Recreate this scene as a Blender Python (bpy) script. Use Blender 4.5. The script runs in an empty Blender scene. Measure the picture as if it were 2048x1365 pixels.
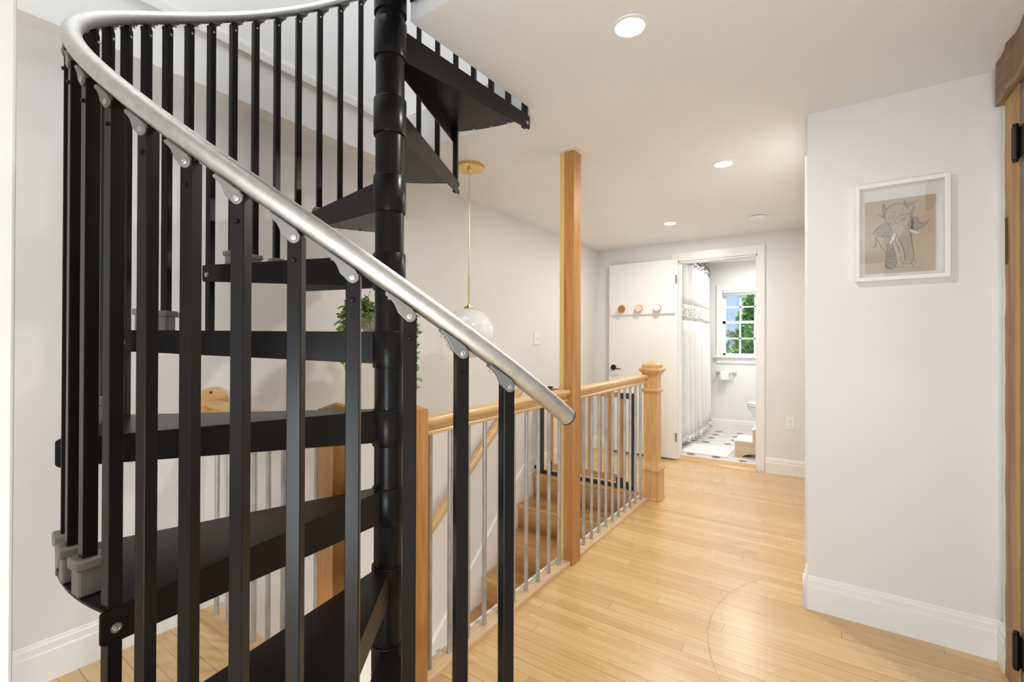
import bpy, bmesh, math, random
from mathutils import Vector, Matrix
PI = math.pi
R_ = math.radians
sc = bpy.context.scene
COL = sc.collection
random.seed(7)

# ------------------------------------------------------------------ camera, world, lights, exposure
CAM_H = 1.2
yaw, pit, rol = R_(34.6), R_(0.25), R_(0.18)
fwd = Vector((-math.sin(yaw) * math.cos(pit), math.cos(yaw) * math.cos(pit), math.sin(pit)))
r0 = Vector((math.cos(yaw), math.sin(yaw), 0)); u0 = r0.cross(fwd)
rgt = r0 * math.cos(rol) + u0 * math.sin(rol); upv = -r0 * math.sin(rol) + u0 * math.cos(rol)
cd = bpy.data.cameras.new('camera'); cam = bpy.data.objects.new('camera', cd); COL.objects.link(cam)
cam.matrix_world = Matrix(((rgt.x, upv.x, -fwd.x, 0), (rgt.y, upv.y, -fwd.y, 0), (rgt.z, upv.z, -fwd.z, CAM_H), (0, 0, 0, 1)))
cd.sensor_width = 36; cd.lens = 935 / 2048 * 36; cd.clip_start = 0.02
sc.camera = cam

sc.view_settings.view_transform = 'Standard'; sc.view_settings.look = 'None'
sc.view_settings.gamma = 1; sc.view_settings.use_curve_mapping = False
sc.view_settings.exposure = 0.33

w = bpy.data.worlds.new('sky'); sc.world = w; w.use_nodes = True
nt = w.node_tree; bg = nt.nodes['Background']
tc = nt.nodes.new('ShaderNodeTexCoord'); sx = nt.nodes.new('ShaderNodeSeparateXYZ'); rp = nt.nodes.new('ShaderNodeValToRGB')
nt.links.new(tc.outputs['Generated'], sx.inputs[0]); nt.links.new(sx.outputs['Z'], rp.inputs[0]); nt.links.new(rp.outputs[0], bg.inputs[0])
rp.color_ramp.elements[0].position = 0.0; rp.color_ramp.elements[0].color = (0.50, 0.68, 0.93, 1)
rp.color_ramp.elements[1].position = 0.25; rp.color_ramp.elements[1].color = (0.36, 0.58, 0.92, 1)
bg.inputs[1].default_value = 0.85

def area(name, loc, target, sx_, sy_, power, col=(1, 1, 1), shape='RECTANGLE'):
    l = bpy.data.lights.new(name, 'AREA'); l.shape = shape; l.size = sx_
    if shape in ('RECTANGLE', 'ELLIPSE'): l.size_y = sy_
    l.energy = power; l.color = col
    o = bpy.data.objects.new(name, l); COL.objects.link(o); o.location = loc
    d = Vector(target) - Vector(loc); o.rotation_euler = d.to_track_quat('-Z', 'Y').to_euler()
    return o
area('rear_fill', (-0.2, -2.7, 1.5), (-0.6, 2, 1.3), 3.4, 2.2, 17, (0.95, 0.975, 1.0))  # added soft fill behind the camera, standing in for unseen windows
area('upper_storey_fill', (-0.9, 0.8, 4.7), (-0.9, 0.8, 0), 2.6, 2.6, 52, (0.96, 0.98, 1.0))  # added overhead fill for the closed upper storey, not a modelled fixture
area('ceiling_bounce_fill', (0.6, -1.3, 0.5), (0.1, 2.2, 2.25), 1.6, 1.0, 80, (0.84, 0.925, 1.0))  # added upward fill to brighten the hall ceiling, not a lamp of the room
area('bathroom_fill', (-0.7, 6.0, 2.26), (-0.7, 6.0, 0), 0.6, 0.6, 20, (1, 0.97, 0.93))  # added fill that makes the bathroom bright, no fixture behind it
area('lower_hall_light', (-1.77, 1.3, -1.2), (-1.77, 3.2, -1.0), 0.9, 1.2, 9, (1, 0.96, 0.9))
# the yard beyond the window
sl = bpy.data.lights.new('sun', 'SUN'); sl.energy = 3.0; sl.angle = R_(3); so = bpy.data.objects.new('sun', sl); COL.objects.link(so)
so.rotation_euler = (R_(35), R_(-20), 0)

# ------------------------------------------------------------------ helpers
W = {}
def new_bm(): return bmesh.new()
def empty(name, loc, label, cat, group=None):
    o = bpy.data.objects.new(name, None); COL.objects.link(o); o.location = loc; o.empty_display_size = 0.05
    W[o] = Vector(loc); o['label'] = label; o['category'] = cat
    if group: o['group'] = group
    return o
def obj(name, bm, mat, parent=None, smooth=False, bevel=0, label=None, segs=2, recalc=True):
    if recalc: bmesh.ops.recalc_face_normals(bm, faces=bm.faces[:])
    me = bpy.data.meshes.new(name); bm.to_mesh(me); bm.free()
    for m in (mat if isinstance(mat, (list, tuple)) else [mat]): me.materials.append(m)
    if smooth:
        me.polygons.foreach_set('use_smooth', [True] * len(me.polygons))
        try: me.set_sharp_from_angle(angle=R_(35))
        except Exception: pass
    o = bpy.data.objects.new(name, me); COL.objects.link(o); W[o] = Vector((0, 0, 0))
    if parent is not None:
        o.parent = parent; o.matrix_parent_inverse = Matrix.Translation(-W[parent])
    if bevel:
        b = o.modifiers.new('edge', 'BEVEL'); b.width = bevel; b.segments = segs; b.limit_method = 'ANGLE'; b.angle_limit = R_(40)
    if label: o['label'] = label
    return o
def tag(o, label, cat, group=None, kind=None):
    o['label'] = label; o['category'] = cat
    if group: o['group'] = group
    if kind: o['kind'] = kind
    return o
def struct(name, bm, mat, label, cat, **k):
    return tag(obj(name, bm, mat, **k), label, cat, kind='structure')
def box(bm, x0, x1, y0, y1, z0, z1, mi=0):
    v = [bm.verts.new((x, y, z)) for x in (x0, x1) for y in (y0, y1) for z in (z0, z1)]
    for f in ((0, 1, 3, 2), (4, 6, 7, 5), (0, 4, 5, 1), (2, 3, 7, 6), (0, 2, 6, 4), (1, 5, 7, 3)):
        bm.faces.new([v[i] for i in f]).material_index = mi
def obox(bm, c, ax, ay, az, hx, hy, hz, mi=0):
    c, ax, ay, az = map(Vector, (c, ax, ay, az))
    v = [bm.verts.new(c + ax * sx_ * hx + ay * sy_ * hy + az * sz_ * hz) for sx_ in (-1, 1) for sy_ in (-1, 1) for sz_ in (-1, 1)]
    for f in ((0, 1, 3, 2), (4, 6, 7, 5), (0, 4, 5, 1), (2, 3, 7, 6), (0, 2, 6, 4), (1, 5, 7, 3)):
        bm.faces.new([v[i] for i in f]).material_index = mi
def prism(bm, poly, d, mi=0):
    """poly: list of 3D points in a plane, extruded by vector d"""
    d = Vector(d); a = [bm.verts.new(Vector(p)) for p in poly]; b = [bm.verts.new(Vector(p) + d) for p in poly]
    n = len(a); bm.faces.new(a).material_index = mi; bm.faces.new(b[::-1]).material_index = mi
    for i in range(n): bm.faces.new((a[i], b[i], b[(i + 1) % n], a[(i + 1) % n])).material_index = mi
def tube(bm, pts, r, seg=16, cap=True, mi=0):
    pts = [Vector(p) for p in pts]; n = len(pts); rings = []; prev = None
    for i, p in enumerate(pts):
        t = (pts[min(i + 1, n - 1)] - pts[max(i - 1, 0)]).normalized()
        if prev is None:
            a = Vector((0, 0, 1)) if abs(t.z) < 0.9 else Vector((1, 0, 0))
            nrm = t.cross(a).normalized()
        else: nrm = (prev - t * prev.dot(t)).normalized()
        prev = nrm; bn = t.cross(nrm); rr = r[i] if isinstance(r, (list, tuple)) else r
        rings.append([bm.verts.new(p + nrm * math.cos(2 * PI * k / seg) * rr + bn * math.sin(2 * PI * k / seg) * rr) for k in range(seg)])
    for i in range(n - 1):
        for k in range(seg):
            bm.faces.new((rings[i][k], rings[i][(k + 1) % seg], rings[i + 1][(k + 1) % seg], rings[i + 1][k])).material_index = mi
    if cap: bm.faces.new(rings[0][::-1]).material_index = mi; bm.faces.new(rings[-1]).material_index = mi
def lathe(bm, prof, c=(0, 0, 0), axis=(0, 0, 1), seg=32, mi=0, cap=True):
    """prof: (radius, height) pairs along axis from c"""
    c, ax = Vector(c), Vector(axis).normalized()
    a = Vector((0, 0, 1)) if abs(ax.z) < 0.9 else Vector((1, 0, 0))
    u = ax.cross(a).normalized(); v = ax.cross(u); rings = []
    for r, h in prof:
        if r < 1e-6: rings.append([bm.verts.new(c + ax * h)])
        else: rings.append([bm.verts.new(c + ax * h + (u * math.cos(2 * PI * k / seg) + v * math.sin(2 * PI * k / seg)) * r) for k in range(seg)])
    for A, B in zip(rings[:-1], rings[1:]):
        for k in range(seg):
            k2 = (k + 1) % seg
            if len(A) == 1 and len(B) == 1: continue
            if len(A) == 1: f = (A[0], B[k2], B[k])
            elif len(B) == 1: f = (A[k], A[k2], B[0])
            else: f = (A[k], A[k2], B[k2], B[k])
            bm.faces.new(f).material_index = mi
    for rg in (rings[0], rings[-1]) if cap else ():
        if len(rg) > 1: bm.faces.new(rg).material_index = mi
def profile_run(bm, p0, p1, nrm, prof, up=(0, 0, 1), mi=0):
    """sweep a profile [(out, up)] from p0 to p1; 'out' along nrm"""
    p0, p1, nrm, up = map(Vector, (p0, p1, nrm, up))
    prism(bm, [p0 + nrm * a + up * b for a, b in prof], p1 - p0, mi)

# ------------------------------------------------------------------ materials
def mat(name, col, rough=0.5, metal=0.0, coat=0.0, spec=None, emit=None, trans=0.0, ior=None):
    m = bpy.data.materials.new(name); m.use_nodes = True; b = m.node_tree.nodes['Principled BSDF']
    b.inputs['Base Color'].default_value = (*col, 1); b.inputs['Roughness'].default_value = rough; b.inputs['Metallic'].default_value = metal
    b.inputs['Coat Weight'].default_value = coat; b.inputs['Coat Roughness'].default_value = 0.15
    if spec is not None: b.inputs['Specular IOR Level'].default_value = spec
    if emit: b.inputs['Emission Color'].default_value = (*emit[0], 1); b.inputs['Emission Strength'].default_value = emit[1]
    if trans: b.inputs['Transmission Weight'].default_value = trans
    if ior: b.inputs['IOR'].default_value = ior
    return m
def N(m, t): return m.node_tree.nodes.new(t)
def Lk(m, a, b): m.node_tree.links.new(a, b)
def coords(m, scale=(1, 1, 1), loc=(0, 0, 0), src='Object', rot=(0, 0, 0)):
    t = N(m, 'ShaderNodeTexCoord'); p = N(m, 'ShaderNodeMapping'); p.inputs['Scale'].default_value = scale; p.inputs['Location'].default_value = loc; p.inputs['Rotation'].default_value = rot
    Lk(m, t.outputs[src], p.inputs[0]); return p.outputs[0]
def ramp(m, fac, stops):
    r = N(m, 'ShaderNodeValToRGB'); e = r.color_ramp.elements
    while len(e) < len(stops): e.new(0.5)
    for s, (p, c) in zip(e, stops): s.position = p; s.color = (*c, 1)
    Lk(m, fac, r.inputs[0]); return r.outputs[0]
def noise(m, vec, scale, detail=4, rough=0.55, dist=0.0):
    n = N(m, 'ShaderNodeTexNoise'); n.inputs['Scale'].default_value = scale; n.inputs['Detail'].default_value = detail; n.inputs['Roughness'].default_value = rough; n.inputs['Distortion'].default_value = dist
    Lk(m, vec, n.inputs['Vector']); return n.outputs[0]
def mixc(m, fac, a, b, mode='MIX'):
    x = N(m, 'ShaderNodeMix'); x.data_type = 'RGBA'; x.blend_type = mode
    if isinstance(fac, float): x.inputs[0].default_value = fac
    else: Lk(m, fac, x.inputs[0])
    for i, v in ((6, a), (7, b)):
        if isinstance(v, tuple): x.inputs[i].default_value = (*v, 1)
        else: Lk(m, v, x.inputs[i])
    return x.outputs[2]
def bump(m, h, strength=0.2, dist=0.002):
    b = N(m, 'ShaderNodeBump'); b.inputs['Strength'].default_value = strength; b.inputs['Distance'].default_value = dist
    Lk(m, h, b.inputs['Height']); Lk(m, b.outputs[0], m.node_tree.nodes['Principled BSDF'].inputs['Normal'])
def bsdf(m): return m.node_tree.nodes['Principled BSDF']
def paint(name, col, rough=0.5, var=0.02):
    m = mat(name, col, rough); v = coords(m, (1, 1, 1)); n = noise(m, v, 2.5, 3)
    Lk(m, ramp(m, n, [(0.3, tuple(c * (1 - var) for c in col)), (0.7, tuple(min(1, c * (1 + var * 0.5)) for c in col))]), bsdf(m).inputs['Base Color'])
    bump(m, noise(m, v, 180, 2), 0.08, 0.0008); return m
def wood(name, dark, light, axis='z', scale=1.0, rough=0.38, grain=28, knots=False):
    m = mat(name, light, rough, coat=0.15); s = {'x': (0.045, 1, 1), 'y': (1, 0.045, 1), 'z': (1, 1, 0.045)}[axis]
    v = coords(m, tuple(k * scale for k in s)); n = noise(m, v, grain, 6, 0.6, 0.6); n2 = noise(m, v, grain * 4.5, 3, 0.6)
    c = ramp(m, n, [(0.34, dark), (0.5, tuple((a + b) / 2 for a, b in zip(dark, light))), (0.66, light)])
    c = mixc(m, 0.25, c, ramp(m, n2, [(0.35, tuple(k * 0.7 for k in dark)), (0.6, light)]))
    if knots:
        vk = coords(m, (1, 1, 0.6)); vo = N(m, 'ShaderNodeTexVoronoi'); vo.inputs['Scale'].default_value = 3.2; Lk(m, vk, vo.inputs['Vector'])
        c = mixc(m, ramp(m, vo.outputs['Distance'], [(0.02, (1, 1, 1)), (0.055, (0, 0, 0))]), c, tuple(k * 0.25 for k in dark))
    Lk(m, c, bsdf(m).inputs['Base Color']); bump(m, n2, 0.1, 0.0006); return m

M = {}
M['wall'] = paint('wall_paint', (0.80, 0.79, 0.775), 0.45)
M['ceil'] = paint('ceiling_paint', (0.87, 0.865, 0.86), 0.6)
M['trim'] = paint('trim_paint', (0.88, 0.875, 0.865), 0.3, 0.01)
M['bathwall'] = paint('bathroom_paint', (0.87, 0.865, 0.85), 0.4)
M['door'] = paint('door_paint', (0.87, 0.865, 0.85), 0.3, 0.01)
def black_metal():
    m = mat('black_powder_coat', (0.008, 0.0075, 0.0075), 0.27, 0.0, spec=0.19); v = coords(m)
    Lk(m, ramp(m, noise(m, v, 9, 4), [(0.2, (0.27, 0.27, 0.27)), (0.8, (0.31, 0.31, 0.31))]), bsdf(m).inputs['Roughness'])
    Lk(m, ramp(m, noise(m, v, 5, 2), [(0.3, (0.0075, 0.0068, 0.0065)), (0.7, (0.0105, 0.0092, 0.0085))]), bsdf(m).inputs['Base Color'])
    return m
M['black'] = black_metal()
def brushed():
    m = mat('brushed_aluminium', (0.72, 0.71, 0.69), 0.5, 1.0); v = coords(m, (1, 1, 1)); n = noise(m, v, 60, 4, 0.6)
    Lk(m, ramp(m, n, [(0.3, (0.55, 0.54, 0.52)), (0.7, (0.68, 0.67, 0.645))]), bsdf(m).inputs['Base Color'])
    Lk(m, ramp(m, noise(m, v, 14, 3), [(0.3, (0.42, 0.42, 0.42)), (0.7, (0.54, 0.54, 0.54))]), bsdf(m).inputs['Roughness']); return m
M['alu'] = brushed()
M['cast'] = mat('cast_grey_metal', (0.24, 0.235, 0.225), 0.5, 0.5)
M['zinc'] = mat('zinc_screw', (0.5, 0.5, 0.495), 0.42, 1.0)
def galv():
    m = mat('galvanised_pipe', (0.45, 0.45, 0.44), 0.5, 0.6); v = coords(m, (1, 1, 0.4)); n = noise(m, v, 30, 5)
    Lk(m, ramp(m, n, [(0.25, (0.34, 0.335, 0.32)), (0.5, (0.47, 0.465, 0.45)), (0.8, (0.56, 0.56, 0.55))]), bsdf(m).inputs['Base Color']); return m
M['galv'] = galv()
M['fir'] = wood('fir_post', (0.38, 0.16, 0.038), (0.60, 0.295, 0.09), 'z', 1, 0.35, 22, True)
M['railwood_y'] = wood('rail_wood_y', (0.58, 0.34, 0.13), (0.76, 0.53, 0.27), 'y', 1, 0.3)
M['railwood_x'] = wood('rail_wood_x', (0.56, 0.33, 0.13), (0.72, 0.47, 0.22), 'x', 1, 0.3)
M['newel'] = wood('newel_wood', (0.54, 0.28, 0.10), (0.73, 0.46, 0.20), 'z', 1, 0.3)
M['shoewood'] = wood('shoe_wood', (0.66, 0.44, 0.22), (0.80, 0.60, 0.36), 'y', 1, 0.35)
M['shoewood_x'] = wood('shoe_wood_x', (0.60, 0.37, 0.17), (0.74, 0.50, 0.26), 'x', 1, 0.35)
M['stair'] = wood('stair_oak', (0.38, 0.19, 0.06), (0.60, 0.34, 0.12), 'x', 1, 0.3, 16)
M['gatewood'] = wood('gate_wood', (0.42, 0.21, 0.07), (0.56, 0.30, 0.11), 'z', 1, 0.4)
M['gatewood_x'] = wood('gate_wood_x', (0.42, 0.21, 0.07), (0.56, 0.30, 0.11), 'x', 1, 0.4)
def rustic(name, a, b, axis):
    m = wood(name, a, b, axis, 1, 0.75, 14, True); return m
M['rustic'] = rustic('hewn_post_wood', (0.25, 0.12, 0.035), (0.56, 0.33, 0.12), 'z')
M['rusticbeam'] = rustic('hewn_beam_wood', (0.16, 0.095, 0.045), (0.34, 0.22, 0.12), 'y')
M['darkgrey'] = mat('charcoal_metal', (0.035, 0.033, 0.035), 0.45, 0.2)
M['slate'] = paint('slate_paint', (0.13, 0.13, 0.135), 0.4)
M['bronze'] = mat('dark_bronze', (0.035, 0.026, 0.022), 0.3, 0.8)
M['brass'] = mat('brass', (0.80, 0.58, 0.24), 0.25, 1.0)
M['nickel'] = mat('nickel', (0.6, 0.58, 0.54), 0.25, 1.0)
M['white_plastic'] = mat('white_plastic', (0.86, 0.855, 0.84), 0.35)
M['slot'] = mat('dark_slot', (0.05, 0.05, 0.05), 0.6)
M['rubber'] = mat('black_rubber', (0.02, 0.02, 0.02), 0.6)
M['lens'] = mat('led_lens', (1, 1, 1), 0.4, emit=((1, 0.96, 0.9), 9.0))
M['opal'] = mat('opal_glass', (0.88, 0.87, 0.855), 0.04, coat=1.0)
bsdf(M['opal']).inputs['Coat Roughness'].default_value = 0.02
M['porcelain'] = mat('porcelain', (0.9, 0.9, 0.9), 0.08, coat=0.5)
M['paper_white'] = mat('tissue', (0.9, 0.9, 0.9), 0.9)
M['birch'] = wood('birch_ply', (0.60, 0.45, 0.30), (0.74, 0.60, 0.44), 'x', 1, 0.45)
def thin_glass(name, fac=0.07):
    m = bpy.data.materials.new(name); m.use_nodes = True; t = m.node_tree; t.nodes.remove(t.nodes['Principled BSDF']); o = t.nodes['Material Output']
    a, b, x = t.nodes.new('ShaderNodeBsdfTransparent'), t.nodes.new('ShaderNodeBsdfGlossy'), t.nodes.new('ShaderNodeMixShader')
    b.inputs['Roughness'].default_value = 0.0; x.inputs[0].default_value = fac; t.links.new(a.outputs[0], x.inputs[1]); t.links.new(b.outputs[0], x.inputs[2]); t.links.new(x.outputs[0], o.inputs[0]); return m
M['glass'] = thin_glass('clear_glass', 0.04)

def floor_mat():
    m = mat('strip_wood_floor', (0.8, 0.6, 0.35), 0.3, coat=0.55); bsdf(m).inputs['Coat Roughness'].default_value = 0.24
    v = coords(m, (1, 1, 1))
    sep = N(m, 'ShaderNodeSeparateXYZ'); Lk(m, v, sep.inputs[0])
    def mth(op, a, b=None):
        n = N(m, 'ShaderNodeMath'); n.operation = op
        for i, q in enumerate((a, b)):
            if q is None: continue
            if isinstance(q, (int, float)): n.inputs[i].default_value = q
            else: Lk(m, q, n.inputs[i])
        return n.outputs[0]
    def white(val, off):
        n = N(m, 'ShaderNodeTexWhiteNoise'); n.noise_dimensions = '1D'; Lk(m, mth('ADD', val, off), n.inputs['W']); return n.outputs['Value']
    ry = mth('DIVIDE', sep.outputs[1], 0.057); row = mth('FLOOR', ry); fy_ = mth('FRACT', ry)
    wide = mth('ADD', 1.0, mth('MULTIPLY', white(row, 3.3), 0.9))
    rx = mth('DIVIDE', mth('ADD', sep.outputs[0], mth('MULTIPLY', white(row, 11.7), 9.0)), wide); colx = mth('FLOOR', rx); fx_ = mth('MULTIPLY', mth('FRACT', rx), wide)
    bid = mth('ADD', mth('MULTIPLY', row, 17.13), mth('MULTIPLY', colx, 5.71)); rnd = white(bid, 0.5)
    seam = mth('MAXIMUM', mth('LESS_THAN', fy_, 0.036), mth('MULTIPLY', mth('LESS_THAN', fx_, 0.0022), 0.8))
    seam = mth('MULTIPLY', seam, mth('ADD', 0.45, mth('MULTIPLY', white(row, 7.9), 0.55)))
    base = ramp(m, rnd, [(0.0, (0.50, 0.27, 0.09)), (0.2, (0.63, 0.38, 0.14)), (0.6, (0.69, 0.45, 0.18)), (1.0, (0.77, 0.55, 0.26))])
    cv = N(m, 'ShaderNodeCombineXYZ'); Lk(m, mth('MULTIPLY', sep.outputs[0], 0.8), cv.inputs[0]); Lk(m, mth('MULTIPLY', sep.outputs[1], 15), cv.inputs[1]); Lk(m, mth('MULTIPLY', rnd, 40), cv.inputs[2])
    g = noise(m, cv.outputs[0], 5, 6, 0.62, 0.7)
    c = mixc(m, 0.5, base, ramp(m, g, [(0.30, (0.56, 0.33, 0.13)), (0.5, (0.72, 0.48, 0.21)), (0.68, (0.80, 0.60, 0.32))]))
    g2 = noise(m, coords(m, (1.6, 55, 1)), 8, 3, 0.6)
    c = mixc(m, ramp(m, g2, [(0.58, (0, 0, 0)), (0.85, (0.5, 0.5, 0.5))]), c, (0.42, 0.22, 0.085))
    c = mixc(m, seam, c, (0.20, 0.10, 0.035))
    # brown arc scratched by the swing of the grey door
    dx = mth('SUBTRACT', sep.outputs[0], 0.41); dy = mth('SUBTRACT', sep.outputs[1], 2.22)
    rr = mth('SQRT', mth('ADD', mth('MULTIPLY', dx, dx), mth('MULTIPLY', dy, dy)))
    on = mth('LESS_THAN', mth('ABSOLUTE', mth('SUBTRACT', rr, 0.856)), 0.0026)
    on = mth('MULTIPLY', on, mth('LESS_THAN', sep.outputs[0], -0.30)); on = mth('MULTIPLY', on, 0.75)
    on = mth('MULTIPLY', on, noise(m, v, 7, 2)); on = mth('MULTIPLY', on, 1.5)
    c = mixc(m, on, c, (0.42, 0.19, 0.07))
    Lk(m, c, bsdf(m).inputs['Base Color'])
    Lk(m, ramp(m, noise(m, v, 3, 4), [(0.3, (0.24, 0.24, 0.24)), (0.7, (0.36, 0.36, 0.36))]), bsdf(m).inputs['Roughness'])
    h = mth('SUBTRACT', mth('MULTIPLY', g, 0.2), seam); bump(m, h, 0.25, 0.0012)
    return m
M['floor'] = floor_mat()
def tile_mat():
    m = mat('patterned_bath_tile', (0.8, 0.78, 0.75), 0.35)
    v = coords(m, (1, 1, 1), rot=(0, 0, 0))
    br = N(m, 'ShaderNodeTexBrick'); br.offset = 0.5; br.inputs['Scale'].default_value = 1; br.inputs['Brick Width'].default_value = 0.30; br.inputs['Row Height'].default_value = 0.15
    br.inputs['Mortar Size'].default_value = 0.006; br.inputs['Color1'].default_value = (0.74, 0.72, 0.69, 1); br.inputs['Color2'].default_value = (0.66, 0.63, 0.59, 1); br.inputs['Mortar'].default_value = (0.88, 0.87, 0.85, 1)
    Lk(m, v, br.inputs['Vector'])
    vo = N(m, 'ShaderNodeTexVoronoi'); vo.inputs['Scale'].default_value = 3.9; vo.inputs['Randomness'].default_value = 0.15; Lk(m, v, vo.inputs['Vector'])
    k = ramp(m, vo.outputs['Distance'], [(0.17, (1, 1, 1)), (0.19, (0, 0, 0))])
    Lk(m, mixc(m, k, br.outputs['Color'], (0.16, 0.13, 0.12)), bsdf(m).inputs['Base Color']); return m
M['tile'] = tile_mat()

# ------------------------------------------------------------------ the room
ZC, ZU = 2.25, 2.46           # ceiling, upper floor
XL, YB = -2.30, 4.96          # left wall at the floor, back wall
WX0, WX1, WY0, WY1 = -2.31, -1.246, 0.99, 3.70      # stairwell opening
bm = new_bm()
box(bm, -2.42, 2.2, -3, WY0, -0.24, 0); box(bm, WX1, 2.2, WY0, WY1, -0.24, 0); box(bm, -2.42, 2.2, WY1, 5.02, -0.24, 0)
struct('floor', bm, M['floor'], 'honey coloured strip wood floor of the hall with a curved scratch', 'floor')
bm = new_bm()
prism(bm, [(-1.141, 1.065, ZC), (2.2, 1.065, ZC), (2.2, 5.1, ZC), (-1.119, 5.1, ZC), (-1.119, 1.80, ZC)], (0, 0, ZU - ZC)); box(bm, -2.32, -1.119, 1.80, 5.1, ZC, ZU); box(bm, 0.1, 2.2, -3, 1.065, ZC, ZU)
struct('ceiling', bm, M['ceil'], 'low white ceiling with the square opening for the spiral stair', 'ceiling')
# left wall, leaning slightly inwards towards the top
bm = new_bm()
prism(bm, [(XL, -3, 0), (XL + 0.09, -3, ZC), (XL - 0.12, -3, ZC), (XL - 0.12, -3, 0)], (0, 8.1, 0))
box(bm, XL - 0.12, XL, 0.9, 4.2, -2.6, 0)
struct('wall_left', bm, M['wall'], 'long white wall on the left, running on past the stairwell', 'wall')
bm = new_bm()
box(bm, -2.45, -2.12, -3, 1.80, ZC, 5.0); box(bm, -2.45, -2.12, 1.80, 4.2, ZU, 5.0)
struct('wall_upper_left', bm, M['trim'], 'white upper storey wall whose lower edge overhangs the hall wall', 'wall')
bm = new_bm()
prof = [(0, 0), (0.016, 0), (0.016, 0.035), (0.010, 0.040), (0.010, 0.048), (0, 0.056)]
profile_run(bm, (-2.12, -3, ZU), (-2.12, 4.2, ZU), (1, 0, 0), prof)
struct('baseboard_upper', bm, M['trim'], 'white moulded strip along the upper storey wall above the overhang', 'baseboard')
bm = new_bm()
box(bm, -2.45, 2.2, 4.2, 4.3, ZU, 5.0)
struct('wall_upper_back', bm, M['trim'], 'white upper storey wall seen through the stair opening', 'wall')
bm = new_bm(); box(bm, 2.2, 2.3, -3, 4.3, ZU, 5.0)
struct('wall_upper_right', bm, M['trim'], 'far white wall of the upper storey', 'wall')
bm = new_bm(); box(bm, -2.45, 2.3, -3.1, -3, ZU, 5.0)
struct('wall_upper_front', bm, M['trim'], 'white wall at the front of the upper storey', 'wall')
bm = new_bm(); box(bm, -2.45, 2.3, -3.1, 4.3, 5.0, 5.1)
struct('ceiling_upper', bm, M['ceil'], 'white ceiling of the upper storey', 'ceiling')
# upper storey panelled screen behind the opening
bm = new_bm()
x = -2.0
while x < 1.4:
    box(bm, x, x + 0.05, 4.165, 4.2, ZU, 4.4); x += 0.24
struct('trim_upper_panels', bm, M['trim'], 'white vertical battens on the upper storey back wall', 'trim')
# back wall with bathroom doorway
DX0, DX1, DH = -1.335, -0.600, 2.05
bm = new_bm()
box(bm, -2.32, DX0, YB, 5.07, 0, ZC); box(bm, DX1, -0.10, YB, 5.07, 0, ZC); box(bm, DX0, DX1, YB, 5.07, DH, ZC)
struct('wall_back', bm, M['wall'], 'white end wall of the hall with the bathroom doorway', 'wall')
# closet block that carries the framed drawing
EX, EY = -0.102, 2.525
bm = new_bm(); box(bm, EX, 0.66, EY, 2.64, 0, ZC); box(bm, EX, 0.0, 2.64, 2.76, 0, ZC); box(bm, EX, 0.0, 3.75, 5.07, 0, ZC); box(bm, EX, 0.0, 2.76, 3.75, 2.06, ZC)
struct('wall_closet', bm, M['wall'], 'white projecting wall with the framed elephant drawing', 'wall')
bm = new_bm(); box(bm, EX - 0.017, EX, 2.69, 2.76, 0, 2.12); box(bm, EX - 0.017, EX, 3.75, 3.82, 0, 2.12); box(bm, EX - 0.017, EX, 2.76, 3.75, 2.06, 2.12)
struct('trim_closet_door', bm, M['trim'], 'white casing of the closet door just past the wall corner', 'trim', bevel=0.003)
bm = new_bm(); box(bm, EX + 0.005, EX + 0.04, 2.765, 3.745, 0.01, 2.055)
d3 = struct('door_3', bm, M['door'], 'white closet door in the side wall, its dark knob sticking out', 'door', bevel=0.002)
bm = new_bm(); lathe(bm, [(0.026, 0), (0.026, 0.006), (0.011, 0.010), (0.011, 0.034), (0.016, 0.038), (0.024, 0.046), (0.026, 0.055), (0.021, 0.064), (0, 0.067)], (EX + 0.005, 3.68, 0.885), (-1, 0, 0), 24)
kn = obj('door_knob', bm, M['bronze'], d3, True, label='dark bronze egg-shaped knob')
# right side wall with hewn post, beam and slate door
bm = new_bm(); box(bm, 0.525, 0.66, 2.43, EY, 0, ZC); box(bm, 0.605, 0.66, 2.268, 2.43, 0, ZC); box(bm, 0.525, 0.66, -3, 1.335, 0, ZC); box(bm, 0.605, 0.66, 1.33, 2.268, 2.10, ZC)
struct('wall_right', bm, M['wall'], 'white wall on the right beside the slate door', 'wall')
bm = new_bm(); box(bm, 0.516, 0.552, 1.34, 2.266, 0.012, 2.08)
d2 = struct('door_2', bm, M['slate'], 'slate grey plank door at the right edge behind the hewn post', 'door', bevel=0.002)
for z in (1.88, 0.17):
    bm = new_bm(); tube(bm, [(0.503, 2.262, z - 0.055), (0.503, 2.262, z + 0.055)], 0.010, 14)
    tube(bm, [(0.503, 2.262, z + 0.057), (0.503, 2.262, z + 0.066)], 0.008, 12); tube(bm, [(0.503, 2.262, z - 0.064), (0.503, 2.262, z - 0.057)], 0.008, 12)
    box(bm, 0.511, 0.517, 2.20, 2.258, z - 0.05, z + 0.05)
    obj('hinge', bm, M['bronze'], d2, False, 0.001, 'dark iron butt hinge')
def rough_prism(z0, z1, x0, x1, y0, y1, n, amp, seed):
    rd = random.Random(seed); bm = new_bm(); rings = []
    for i in range(n + 1):
        z = z0 + (z1 - z0) * i / n; j = [rd.uniform(-amp, amp) for _ in range(8)]
        rings.append([bm.verts.new(p) for p in ((x0 + j[0] * .4, y0 + j[1], z), (x1, y0 + j[3], z), (x1, y1 + j[5], z), (x0 + j[6] * .4, y1 + j[7], z))])
    for a, b in zip(rings[:-1], rings[1:]):
        for k in range(4): bm.faces.new((a[k], a[(k + 1) % 4], b[(k + 1) % 4], b[k]))
    bm.faces.new(rings[0]); bm.faces.new(rings[-1]); return bm
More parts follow.
